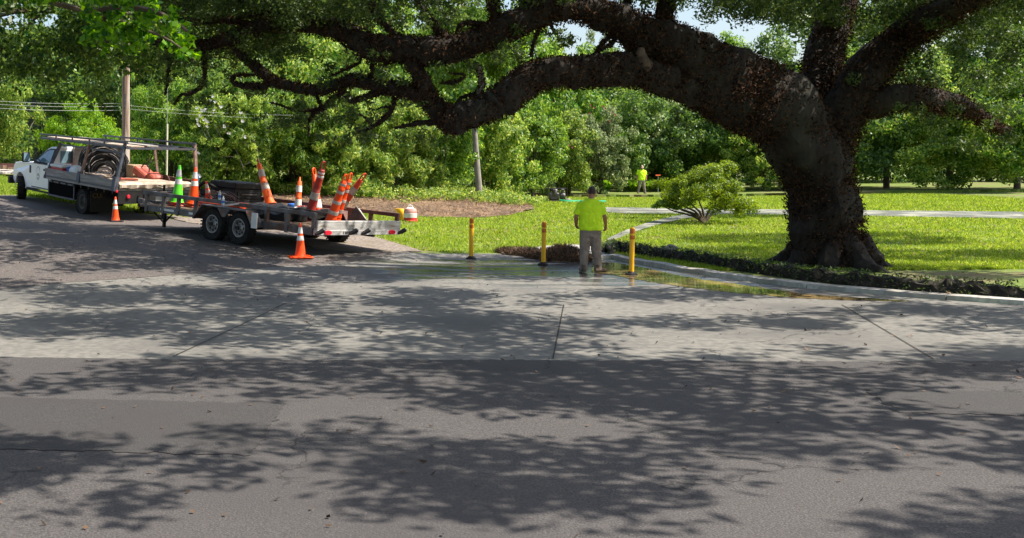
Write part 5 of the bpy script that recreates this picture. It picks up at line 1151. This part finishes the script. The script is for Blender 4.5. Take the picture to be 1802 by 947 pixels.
channelizer('bright orange channelizer leaning right, front one of the pair', (1.0, .5, .63), (1.0, .08, 1.82), TM, B4, 'orange', r0=.135, r1=.07)
channelizer('orange channelizer right behind the front one of the pair', (1.55, .85, .63), (1.6, .48, 1.84), TM, B4, 'orange', r0=.115, r1=.062)
channelizer('rightmost striped channelizer, leaning farthest to the right', (2.25, 1.6, .63), (2.3, .68, 1.84), TM, [(.1, .24, None), (.36, .52, None), (.68, .84, None)], 'orangedirty', r0=.11, r1=.065)
# cones on the road
p = G(203, 391); cone('orange cone with black base on the road behind the truck', p + Vector((0, 0, .02)), .73, rot=(0, 0, R(30)), group='orange cones on the road')
p = G(528.5, 455); cone('bright orange cone with orange base beside the rear of the trailer', p + Vector((0, 0, .02)), .76, 'orange', 'orange', rot=(0, 0, R(12)), group='orange cones on the road', w=.26)

# ------------------------------------------------------------------ the flatbed truck
KM = rootmat(Vector((-6.736, 33.662, -1.882 + CAMZ)), .682, .067, .001); w2 = 2.85
tk = thing('flatbed_truck', 'white pickup cab flatbed work truck with a slate steel rack and weathered wooden sides', 'truck'); tk.matrix_basis = KM
b = MB(); b.box(.75, .87, -.1, 7.9, .55, .8); b.box(w2 - .87, w2 - .75, -.1, 7.9, .55, .8); b.build('chassis', M['black'], tk)
MB().box(.0, w2, .02, 4.92, .93, 1.0).build('bed_frame', M['oldwood'], tk)
b = MB()
for k in range(9): b.box(.05, w2 - .05, .2 + .52 * k, .28 + .52 * k, .83, .928)
b.build('bed_crossmembers', M['black'], tk)
for k in range(10): x = .02 + k * .281; MB().box(x + .004, x + .277, .03, 4.9, 1.002, 1.04).build('deck_plank', M['deckwood'], tk)
MB().box(.0, .05, .06, 4.85, 1.041, 1.27, c=.006).build('side_board', M['oldwood'], tk); MB().box(w2 - .05, w2, .06, 4.85, 1.041, 1.22, c=.006).build('side_board', M['rust'], tk)
b = MB(); b.box(-.012, -.001, .06, 4.9, .99, 1.05); b.build('side_channel', M['rackblue'], tk)
rk = M['rackblue']
def kb(name, a, b_, w_=.06, m_=None, h_=None): return MB().bar(a, b_, w_, h_).build(name, m_ or rk, tk)
kb('rack_post', (.0, 4.82, .95), (.33, 4.4, 2.12), .09); kb('rack_post', (.02, 2.36, 1.05), (.33, 2.38, 2.18), .07, M['rustpink']); kb('rack_post', (.02, .03, 1.0), (.33, .05, 2.36), .08)
kb('rack_post', (.0, 2.36, .99), (.05, 2.37, 1.34), .13); kb('rack_post', (.0, .03, .93), (.06, .04, 1.36), .15, M['rackblue'])
kb('rack_post', (w2, 4.82, .95), (w2 - .25, 4.4, 2.12), .09); kb('rack_post', (w2 - .02, 2.36, 1.05), (w2 - .2, 2.4, 2.2), .07, M['rustpink']); kb('rack_post', (w2 - .0, .03, 1.0), (w2 - .13, .03, 2.36), .09, M['rustpink'])
kb('headboard_panel', (1.0, 4.86, 1.5), (w2 - .3, 4.86, 1.5), .04, M['oldwood'], 1.0)
for x0, zz in ((.34, 0), (w2 - .15, -.02)):
    kb('rack_rail', (x0, -.05, 2.38 + zz), (x0, 6.05, 2.33 + zz), .055); kb('rack_rail', (x0, -.05, 2.22 + zz), (x0, 6.0, 2.2 + zz), .06)
    for y in (.1, 1.4, 2.4, 3.6, 4.8, 5.9): kb('rail_stub', (x0, y, 2.21 + zz), (x0, y, 2.37 + zz), .04)
kb('rack_rail', (.34, .1, 2.05), (.34, 4.4, 2.07), .05)
for y in (-.03, .8, 2.4, 4.4, 6.0): kb('rack_crossbar', (.37, y, 2.205), (w2 - .18, y, 2.19), .055)
MB().box(.45, 1.0, .1, 5.7, 2.235, 2.27, c=.004).build('rack_plank', M['plywood'], tk); MB().box(1.2, 1.6, .3, 5.5, 2.235, 2.28, c=.004).build('rack_plank', M['oldwood'], tk)
# rear of the bed
b = MB(); b.box(.1, w2 - .1, -.06, .0, .55, .92); b.build('rear_panel', M['black'], tk); b = MB(); b.box(.75, 2.1, -.2, -.062, .47, .56, c=.01); b.build('step_bumper', M['black'], tk)
for x, z, r_ in ((.42, .78, .06), (.06, .94, .045), (2.3, .965, .035), (2.05, .965, .035), (w2 - .06, .96, .05)):
    b = MB(); b.lathe([(r_, -.02), (r_, .0), (r_ * .7, .02)], 16, Matrix.Translation((x, -.09 if z < .9 else -.03, z - .012)) @ Matrix.Rotation(R(90), 4, 'X')); b.build('tail_light', M['redlens'], tk, smooth=True)
b = MB(); b.box(.95, 1.6, -.08, -.062, .6, .85); b.build('hitch_plate', M['black'], tk)
b = MB(); b.bar((1.42, -.06, .58), (1.42, -.45, .56), .09); b.lathe([(.02, 0), (.025, .04), (.035, .07), (.02, .1)], 12, Matrix.Translation((1.42, -.42, .6))); b.build('tow_ball', M['black'], tk)
# under-bed box and mud flap
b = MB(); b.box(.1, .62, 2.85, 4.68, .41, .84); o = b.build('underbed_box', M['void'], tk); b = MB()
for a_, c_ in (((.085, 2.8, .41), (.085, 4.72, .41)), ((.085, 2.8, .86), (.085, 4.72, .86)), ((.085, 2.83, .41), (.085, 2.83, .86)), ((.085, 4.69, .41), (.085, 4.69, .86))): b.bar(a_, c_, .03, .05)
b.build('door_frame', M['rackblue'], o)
b = MB(); b.box(.05, .8, 1.62, 1.64, .14, .8, c=.004); fl = b.build('mud_flap', M['blackplastic'], tk); b = MB(); b.box(w2 - .8, w2 - .05, 1.62, 1.64, .14, .8, c=.004); b.build('mud_flap', M['blackplastic'], tk)
cu = bpy.data.curves.new('lettering', 'FONT'); cu.body = 'CUI'; cu.size = .21; cu.extrude = .002; ob_ = bpy.data.objects.new('tmp', cu); me = bpy.data.meshes.new_from_object(ob_); bpy.data.objects.remove(ob_)
o = link('lettering', me, M['ochre'], fl); o.location = (.1, 1.61, .58); o.rotation_euler = (R(90), 0, 0)
# wheels
for sx, x in ((-1, .2), (1, w2 - .2)):
    wheel(tk, (x, 2.29, .4), .4, .22, sx, 'wheelgrey', dish=.12, tmat='tread', holes=6); wheel(tk, (x - sx * .27, 2.29, .4), .4, .22, sx, 'wheelgrey', tmat='tread', holes=0 + 1)
wheel(tk, (.34, 7.38, .4), .4, .25, -1, 'chrome', steer=R(-30), tmat='rubber'); wheel(tk, (w2 - .34, 7.38, .4), .4, .25, 1, 'chrome', steer=R(-30), tmat='rubber')
b = MB(); b.tube([(.3, 2.29, .4), (w2 - .3, 2.29, .4)], .07, 10); b.lathe([(.05, -.16), (.17, -.06), (.17, .06), (.05, .16)], 14, Matrix.Translation((w2 / 2, 2.29, .4)), axis='X'); b.tube([(.4, 7.38, .38), (w2 - .4, 7.38, .38)], .06, 10); b.build('axle', M['black'], tk, smooth=True)
# cab
xa, xb = .25, w2 - .25
def tumble(x, y, z):
    s_ = max(0, z - 1.3) * .36; e = max(0, y - 7.3) * .12
    return (x + s_ + e if x < w2 / 2 else x - s_ - e, y, z)
arch = [(7.38 + .53 * math.cos(a), .42 + .53 * math.sin(a)) for a in [PI * k / 10 for k in range(1, 10)]]
low = [(4.98, .5), (6.84, .46)] + arch[::-1] + [(7.95, .5), (8.22, .62), (8.27, .95), (8.2, 1.14), (8.02, 1.25), (7.4, 1.31), (6.5, 1.37), (6.3, 1.34), (4.98, 1.34)]
b = MB(); b.prism(low, xa, xb, tumble); b.build('lower_body', M['paint_white'], tk, bevel=.035)
up = [(4.99, 1.343), (6.42, 1.343), (6.38, 1.4), (5.62, 1.87), (5.45, 1.93), (5.1, 1.96), (4.99, 1.94)]
b = MB(); b.prism(up, xa + .012, xb - .012, tumble); b.build('roof', M['paint_white'], tk, bevel=.03)
def sidepoly(name, pts, off, th, m_, par=None, side=0):
    X0 = (xa - off - th) if side == 0 else (xb + off + th); X1 = (xa - off) if side == 0 else (xb + off)
    b = MB(); b.prism(pts, X0, X1, tumble); return b.build(name, M[m_], par or tk)
for sd_ in (0, 1):
    sidepoly('wheel_arch_lip', [(7.38 + .56 * math.cos(a), .42 + .56 * math.sin(a)) for a in [PI * k / 12 for k in range(0, 13)]] + [(7.38 + .53 * math.cos(a), .42 + .53 * math.sin(a)) for a in [PI * k / 12 for k in range(12, -1, -1)]], 0, .02, 'paint_white', side=sd_)
    sidepoly('door_seam', [(5.06, .52), (6.42, .52), (6.44, 1.335), (5.06, 1.335)], .0, .004, 'black', side=sd_)
    dr = sidepoly('door', [(5.09, .55), (6.39, .55), (6.41, 1.325), (5.09, 1.325)], .004, .012, 'paint_white', side=sd_)
    sidepoly('window_trim', [(5.04, 1.35), (6.36, 1.35), (6.28, 1.43), (5.62, 1.82), (5.4, 1.88), (5.04, 1.89)], -.012, .018, 'black', side=sd_)
    sidepoly('window_glass', [(5.1, 1.4), (6.2, 1.4), (6.1, 1.47), (5.58, 1.78), (5.38, 1.835), (5.1, 1.845)], .006, .006, 'glass', side=sd_)
    xo = xa if sd_ == 0 else xb; s_ = -1 if sd_ == 0 else 1
    MB().box(min(xo + s_ * .02, xo + s_ * .05), max(xo + s_ * .02, xo + s_ * .05), 5.2, 5.42, 1.13, 1.19, c=.008).build('handle', M['blackplastic'], dr)
    MB().box(min(xo, xo + s_ * .012), max(xo, xo + s_ * .012), 6.52, 6.6, .98, 1.24).build('fender_vent', M['black'], tk)
    mo = MB(); mo.box(min(xo + s_ * .14, xo + s_ * .42), max(xo + s_ * .14, xo + s_ * .42), 6.22, 6.36, 1.36, 1.7, c=.035); mo = mo.build('mirror', M['blackplastic'], tk)
    MB().box(min(xo + s_ * .17, xo + s_ * .39), max(xo + s_ * .17, xo + s_ * .39), 6.214, 6.22, 1.39, 1.67).build('mirror_glass', M['glass'], mo)
    b = MB(); b.bar((xo - s_ * .05, 6.2, 1.42), (xo + s_ * .18, 6.29, 1.44), .05); b.bar((xo - s_ * .05, 6.2, 1.52), (xo + s_ * .18, 6.29, 1.53), .04); b.build('mirror_arm', M['blackplastic'], mo)
    MB().box(min(xo + s_ * .002, xo + s_ * .07), max(xo + s_ * .002, xo + s_ * .07), 5.0, 6.7, .4, .455).build('running_board', M['black'], tk)
# emblem on the near door: arch over a ring with a crescent
b = MB()
def ringarc(cy, cz, r, th, a0, a1, n=20):
    v = []; 
    for k in range(n + 1):
        a = a0 + (a1 - a0) * k / n
        for q in (r - th, r): v.append((xa - .0175, cy + q * math.cos(a), cz + q * math.sin(a)))
    b.add(v, [(2 * k, 2 * k + 1, 2 * k + 3, 2 * k + 2) for k in range(n)])
ringarc(5.88, 1.12, .12, .014, 0, PI); ringarc(5.88, .9, .11, .012, 0, 2 * PI, 28)
b.add([(xa - .0175, 5.76, 1.12), (xa - .0175, 5.77, 1.12), (xa - .0175, 5.74, 1.02), (xa - .0175, 5.73, 1.02)], [(0, 1, 2, 3)]); b.add([(xa - .0175, 5.99, 1.12), (xa - .0175, 6.0, 1.12), (xa - .0175, 6.03, 1.02), (xa - .0175, 6.02, 1.02)], [(0, 1, 2, 3)])
vv = []; 
for k in range(13): a = PI * .2 + PI * 1.6 * k / 12; vv += [(xa - .018, 5.88 + .07 * math.cos(a), .9 + .07 * math.sin(a)), (xa - .018, 5.85 + .05 * math.cos(a), .9 + .05 * math.sin(a))]
b.add(vv, [(2 * k, 2 * k + 1, 2 * k + 3, 2 * k + 2) for k in range(12)])
b.build('emblem', M['black'], [o for o in kids(tk) if o.name.startswith('door') and not o.name.startswith('door_')][0])
b = MB(); X0, X1 = xa + .12, xb - .12
v = [(X0, 6.41, 1.405), (X1, 6.41, 1.405), (X1 - .15, 5.66, 1.865), (X0 + .15, 5.66, 1.865)]
b.add([Vector(q) + Vector((0, .012, .02)) for q in v] + [Vector(q) + Vector((0, -.01, -.02)) for q in v], [(0, 1, 2, 3), (7, 6, 5, 4), (0, 4, 5, 1), (1, 5, 6, 2), (2, 6, 7, 3), (3, 7, 4, 0)]); b.build('windshield', M['glass'], tk)
b = MB(); b.box(xa + .35, xb - .35, 4.97, 4.99, 1.42, 1.82); b.build('rear_window', M['glass'], tk)
b = MB(); b.box(xa + .55, xb - .55, 8.24, 8.3, .78, 1.12, c=.01); gr = b.build('grille', M['black'], tk)
for k in range(4): MB().box(xa + .58, xb - .58, 8.3, 8.315, .82 + k * .08, .84 + k * .08).build('bar', M['chrome'], gr)
for x in (xa + .2, xb - .5): MB().box(x, x + .3, 8.18, 8.28, .84, 1.1, c=.02).build('headlight', M['glass'], tk)
MB().box(xa - .02, xb + .02, 8.22, 8.4, .48, .72, c=.03).build('front_bumper', M['black'], tk)

# ---- what the truck carries
t = tm('cable_coil', 'big loose coil of black and grey cable standing on the truck bed', 'cable coil', KM, (1.32, 3.35, 1.5), (R(78), R(-8), R(-22)))
r2 = random.Random(6)
def loops(n, m_, name, th, lo=.5, hi=.8):
    b = MB()
    for k in range(n):
        rr = r2.uniform(lo, hi); dd_ = -(.8 - rr) * .62; zz = r2.uniform(-.3, .3); ph = r2.uniform(0, 6.28); a1 = r2.uniform(.0, .07); dx, dy = r2.uniform(-.05, .05), r2.uniform(-.05, .05)
        pts = [(dx + rr * math.cos(a) * (1 + .05 * math.sin(2 * a + ph)), dd_ + dy + rr * math.sin(a) * .88, zz + a1 * math.sin(a * 2 + ph)) for a in [2 * PI * i / 28 for i in range(29)]]
        b.tube(pts, th, 5, cap=False)
    return b.build(name, M[m_], t, smooth=True)
loops(64, 'cable', 'black_loops', .017, .3, .8); loops(26, 'cablegrey', 'grey_loops', .013, .3, .8)
t = tm('cooler', 'white cooler with a broad red stripe on the near side of the truck bed', 'cooler', KM, (.1, 3.75, 1.33)); MB().box(0, .5, 0, 1.1, -.28, .0, c=.015).build('body', M['redplastic'], t); MB().box(-.015, .515, -.015, 1.115, .002, .1, c=.025).build('lid', M['white'], t)
t = tm('plastic_bag', 'crumpled white, blue and green plastic bag next to the cooler', 'bag', KM, (.1, 2.85, 1.22)); b = MB(); b.loft([(.2, .3, -.06, .16, .4), (.2, .3, .1, .19, .42), (.2, .28, .2, .14, .3), (.2, .25, .26, .06, .12)], 14); b.build('bag', M['white'], t, smooth=True); b = MB(); b.loft([(.15, .62, 0, .12, .1), (.15, .62, .16, .13, .12), (.15, .6, .2, .05, .05)], 12); b.build('blue_pack', M['blueplastic'], t, smooth=True)
t = tm('cardboard_box', 'plain brown cardboard box in front of the utility pole on the truck bed', 'box', KM, (1.75, 2.1, 1.042)); MB().box(0, .5, 0, .45, 0, .5, c=.005).build('carton', M['cardboard'], t); MB().box(.2, .3, -.002, .452, .5005, .503).build('tape', M['tarpcloth'], t)
t = tm('cutoff_saw', 'worn red machine tipped on its side with a round disc on the truck bed', 'machine', KM, (1.95, 1.55, 1.1), (R(24), 0, R(8)))
b = MB(); b.box(-.25, .25, -.15, .55, .0, .26, c=.04); b.build('housing', M['redmachine'], t); b = MB(); b.box(-.2, .25, -.45, -.1, .1, .38, c=.04); b.build('engine_cover', M['redmachine'], t)
b = MB(); b.lathe([(.001, -.012), (.2, -.012), (.2, .012), (.001, .012)], 28, Matrix.Translation((.3, -.5, .25)), axis='X'); b.build('disc', M['rust'], t, smooth=True)
b = MB(); b.tube([(0, .45, .2), (0, .35, .42), (0, .1, .42), (0, .02, .25)], .02, 7, sub=3); b.build('handle', M['black'], t, smooth=True)
t = tm('plywood_sheets', 'stack of pinkish warped plywood sheets across the rear of the truck bed', 'plywood', KM, (0, 0, 1.05))
for k, (x0, x1, y0, y1, z) in enumerate([(.1, 2.4, .1, 2.0, 0), (.25, 2.3, .02, 1.8, .035), (.2, 2.0, .3, 2.3, .07), (.5, 2.2, .15, 1.5, .105)]): MB().box(x0, x1, y0, y1, z, z + .025, Matrix.Rotation(R([0, 3, -4, 6][k]), 4, 'Z')).build('sheet', M['plywood'], t)
t = tm('tan_tarp', 'tan creased tarp hanging over the rear edge of the truck bed', 'tarp', KM, (0, 0, 1.02))
b = MB(); n = 40
v = []
for k in range(n + 1):
    x = .14 + k * (2.5 / n); s_ = .02 * math.sin(k * .9) + .015 * math.sin(k * 2.3)
    v += [(x, .25, .16 + s_ * .3), (x, .02, .15 + s_), (x, -.05 - abs(s_), .1), (x, -.05 - s_, .0 + .02 * math.sin(k * .7)), (x, -.02, -.0), (x, .05, .1), (x, .25, .12)]
b.add(v, [(7 * k + j, 7 * k + j + 1, 7 * k + j + 8, 7 * k + j + 7) for k in range(n) for j in range(6)]); b.build('cloth', M['tarpcloth'], t, smooth=True)
t = tm('red_rags', 'bundle of dull red hoses lying on the plywood at the near rear corner', 'hose', KM, (.3, .5, 1.2)); b = MB()
for k in range(5): b.tube([(0 + k * .02, -.1, .0 + .02 * k), (.15, .1, .04), (.4, .2 + .05 * k, .03), (.75, .05 * k, .02)], .03, 7, sub=3)
b.build('hose', M['redmachine'], t, smooth=True)
t = tm('wood_offcuts', 'pale lumber offcuts lying in the truck bed in front of the coil', 'lumber', KM, (.3, 1.6, 1.2))
for k in range(7): MB().bar((.0 + .09 * k, -.2 + .1 * k, .02 + .01 * k), (.3 + .12 * k, 1.5, .03 + .012 * k), .07, .03).build('stick', M['plywood'] if k % 2 else M['oldwood'], t)
t = tm('black_tool_case', 'black boxes and cases piled behind the cable coil at the far side of the bed', 'case', KM, (1.9, 2.9, 1.042)); MB().box(0, .6, 0, .6, 0, .3, c=.02).build('lower_case', M['blackplastic'], t); MB().box(.1, .6, .05, .5, .301, .45, c=.02).build('upper_case', M['blackplastic'], t)
t = tm('blue_rope', 'blue strap hanging at the far rear rack post', 'strap', KM, (w2 - .05, -.08, 1.1)); b = MB(); b.tube([(-.02, 0, .35), (.0, -.05, .2), (-.05, -.05, .0), (-.2, -.04, -.12)], .018, 6, sub=3); b.tube([(-.02, 0, .35), (-.12, -.06, .1), (-.22, -.05, -.1)], .014, 6, sub=3); b.build('strap', M['blueplastic'], t, smooth=True)

# ------------------------------------------------------------------ posts, people, barrel, pump, tool
def flexpost(label, px, py, lean=0):
    p = G(px, py); t = thing('delineator_post', label, 'bollard', p + Vector((0, 0, .012)), (0, R(lean), 0), 'yellow flexible posts along the road edge')
    b = MB(); b.lathe([(.13, 0), (.12, .025), (.075, .045), (.06, .07), (.001, .07)], 20); b.build('base', M['black'], t, smooth=True)
    b = MB(); b.lathe([(.048, .06), (.05, .1), (.05, .93), (.045, .955), (.03, .965)], 20); b.build('tube', M['yellow'], t, smooth=True)
    for z0, z1 in ((.84, .93), (.72, .80)): b = MB(); b.lathe([(.0515, z0), (.0525, (z0 + z1) / 2), (.0515, z1)], 20); b.build('reflective_band', M['amber'], t, smooth=True)
    b = MB()
    for k in range(4): a = k * PI / 2 + .4; b.lathe([(.014, .03), (.012, .05)], 8, Matrix.Translation((math.cos(a) * .095, math.sin(a) * .095, 0)))
    b.build('bolts', M['steelgrey'], t)
flexpost('yellow post farthest left, nearest to the trailer', 829, 457, .8); flexpost('yellow post in front of the dark straw heap', 956, 467.5, 1.2); flexpost('yellow post right of the near worker, by the puddle', 1111, 485, 1.4)

p = onland(5.17, 23.55, .015)
def lleg(x0, x1, z1=.035, y=0, r=(.112, .102, .086, .078, .088)):
    return [(x0, y, .84, r[0], .115), (x0, y, .65, r[0], .11), (x0 * .8 + x1 * .2, y + .015, .45, r[1], .095), (x1 * .7 + x0 * .3, y, .28, r[2], .08), (x1, y - .01, .12, r[3], .07), (x1, y - .01, z1, r[4], .075)]
nearp = dict(head=(.045, .12, 1.635), headrot=(R(-42), 0, R(-8)), neck=(.02, .04, 1.52), curl=.75,
    armL=((-.2, .0, 1.39), (-.295, .0, 1.15), (-.275, .13, .95), (-.23, .2, .89)), armR=((.2, .0, 1.39), (.29, -.01, 1.15), (.325, .07, .95), (.325, .11, .865)),
    legL=((-.1, 0, .86), (-.13, .01, .48), (-.14, 0, .1)), legR=((.1, 0, .86), (.13, .01, .48), (.15, 0, .1)),
    shirt=[(0, 0, .86, .235, .14), (0, 0, .9, .245, .155), (0, 0, 1.05, .235, .155), (0, 0, 1.2, .235, .155), (0, .0, 1.33, .245, .15), (.005, .0, 1.41, .225, .13), (.01, .01, 1.47, .165, .11), (.015, .03, 1.515, .095, .085)],
    hips=[(0, 0, .72, .2, .12), (0, 0, .84, .215, .13), (0, 0, .93, .2, .125)],
    trL=lleg(-.11, -.14), trR=lleg(.11, .155), boots=[((-.15, -.02, 0), R(12)), ((.17, -.03, 0), R(-58))])
person('near worker in hi-vis shirt seen from behind, head bowed, standing by the puddle', p, R(-4), True, nearp)
x = (1129 - 600) * 73 / 2000
p = Vector((x, 73, H(x, 73) + .16)); 
farp = dict(head=(-.02, .06, 1.68), headrot=(R(-22), 0, 0), neck=(0, .01, 1.52), cap=True, curl=.5,
    armL=((-.22, .0, 1.45), (-.3, -.03, 1.17), (-.3, .05, .93), (-.29, .08, .84)), armR=((.22, .0, 1.45), (.31, -.03, 1.17), (.32, .04, .93), (.32, .07, .84)),
    legL=((-.1, 0, .86), (-.16, .01, .48), (-.2, 0, .1)), legR=((.1, 0, .86), (.17, .01, .48), (.22, 0, .1)),
    shirt=[(0, 0, .85, .225, .14), (0, 0, .95, .24, .15), (0, 0, 1.1, .245, .155), (0, 0, 1.25, .25, .155), (0, .0, 1.38, .255, .145), (.0, .0, 1.46, .235, .12), (.0, .0, 1.52, .15, .1), (.0, .0, 1.55, .085, .075)],
    hips=[(0, 0, .74, .19, .12), (0, 0, .84, .2, .13), (0, 0, .93, .19, .125)],
    trL=lleg(-.13, -.21), trR=lleg(.13, .22), boots=[((-.21, -.02, 0), R(12)), ((.22, -.02, 0), R(-12))])
person('distant worker in hi-vis shirt and tan cap facing the camera before dark trees', p, PI, False, farp)

p = G(722, 390); t = thing('traffic_drum', 'stubby dirty red and white plastic drum on the lawn by the mulch bed', 'drum', p); t.scale = (.88, .88, .95)
b = MB(); b.lathe([(.3, 0), (.3, .05), (.27, .07), (.275, .15)], 26); b.build('base', M['redplastic'], t, smooth=True)
b = MB(); b.lathe([(.27, .151), (.275, .3), (.262, .31)], 26); b.build('white_band', M['reflect'], t, smooth=True)
b = MB(); b.lathe([(.262, .311), (.265, .4), (.23, .47), (.16, .5)], 26); b.build('red_band', M['pinkish'], t, smooth=True)
b = MB(); b.lathe([(.16, .5), (.1, .53), (.001, .54)], 20); b.tube([(-.1, 0, .52), (-.06, 0, .6), (.06, 0, .6), (.1, 0, .52)], .018, 6, sub=2); b.build('cap', M['white'], t, smooth=True)
p = G(709, 388); t = thing('yellow_jug', 'yellow plastic jug leaning against the left of the red and white drum', 'jug', p)
b = MB(); b.loft([(0, 0, .0, .1, .1), (-.02, 0, .2, .12, .11), (-.1, 0, .36, .17, .12), (-.14, 0, .42, .16, .11)], 14); b.build('body', M['yellow'], t, smooth=True); b = MB(); b.tube([(.1, 0, .1), (.2, 0, .2), (.16, 0, .36), (.02, 0, .38)], .02, 6, sub=2); b.build('handle', M['yellow'], t, smooth=True)
p = wpos(981, 58.5); t = thing('portable_pump', 'grey engine driven pump on the grass edge in front of the shrubs', 'pump', p)
b = MB(); b.bar((-.5, 0, .08), (.5, 0, .08), .06); b.bar((-.5, .5, .08), (.5, .5, .08), .06); b.bar((-.5, 0, .08), (-.5, .5, .08), .06); b.bar((.5, 0, .08), (.5, .5, .08), .06); b.build('skid', M['steelgrey'], t)
b = MB(); b.box(-.4, .12, .05, .45, .12, .5, c=.05); b.lathe([(.2, -.1), (.24, 0), (.2, .1)], 18, Matrix.Translation((-.1, .2, .5)), axis='X'); b.build('engine', M['engine'], t, smooth=True)
b = MB(); b.box(-.35, .05, .1, .4, .56, .74, c=.05); b.build('fuel_tank', M['black'], t); b = MB(); b.lathe([(.16, -.12), (.2, 0), (.16, .12)], 16, Matrix.Translation((.3, .22, .32)), axis='X'); b.tube([(.3, .2, .4), (.3, .1, .68)], .08, 10); b.build('pump_head', M['steelgrey'], t, smooth=True)
b = MB(); b.tube([(-.5, 0, .1), (-.5, 0, .72), (.5, 0, .72), (.5, 0, .1)], .02, 6); b.tube([(-.5, .5, .1), (-.5, .5, .72), (.5, .5, .72), (.5, .5, .1)], .02, 6); b.build('roll_frame', M['black'], t)
b = MB(); b.lathe([(.1, -.05), (.15, 0), (.1, .05)], 14, Matrix.Translation((.54, -.02, .15)), axis='Z'); b.build('outlet', M['stone'], t)
b = MB(); q = [wpos(986, 58.4, .1), wpos(1000, 58.2, .06), wpos(1020, 58.8, .06), wpos(1045, 58.2, .06), wpos(1065, 59, .06)]; b.tube(q, .07, 8, sub=4); tag(b.build('hose', M['hosegreen'], smooth=True), 'green flat hose lying on the grass right of the grey pump', 'hose')
p = Vector(((1158 - 600) * 75.5 / 2000, 75.5, H(21, 75.5) + .16)); t = thing('probe_rod', 'thin T handled rod with an orange grip stuck upright right of the far worker', 'tool', p)
b = MB(); b.tube([(0, 0, -.1), (0, 0, 1.12)], .022, 6); b.build('shaft', M['wire'], t); b = MB(); b.tube([(-.16, 0, 1.14), (.16, 0, 1.14)], .035, 8); b.build('grip', M['orangelight'], t)
p = wpos(657, 47.5, .3); t = thing('stake', 'short black stake leaning in the pine straw above the trailer', 'stake', p); b = MB(); b.bar((0, 0, 0), (-.1, 0, .32), .06, .04); b.build('stake', M['black'], t)
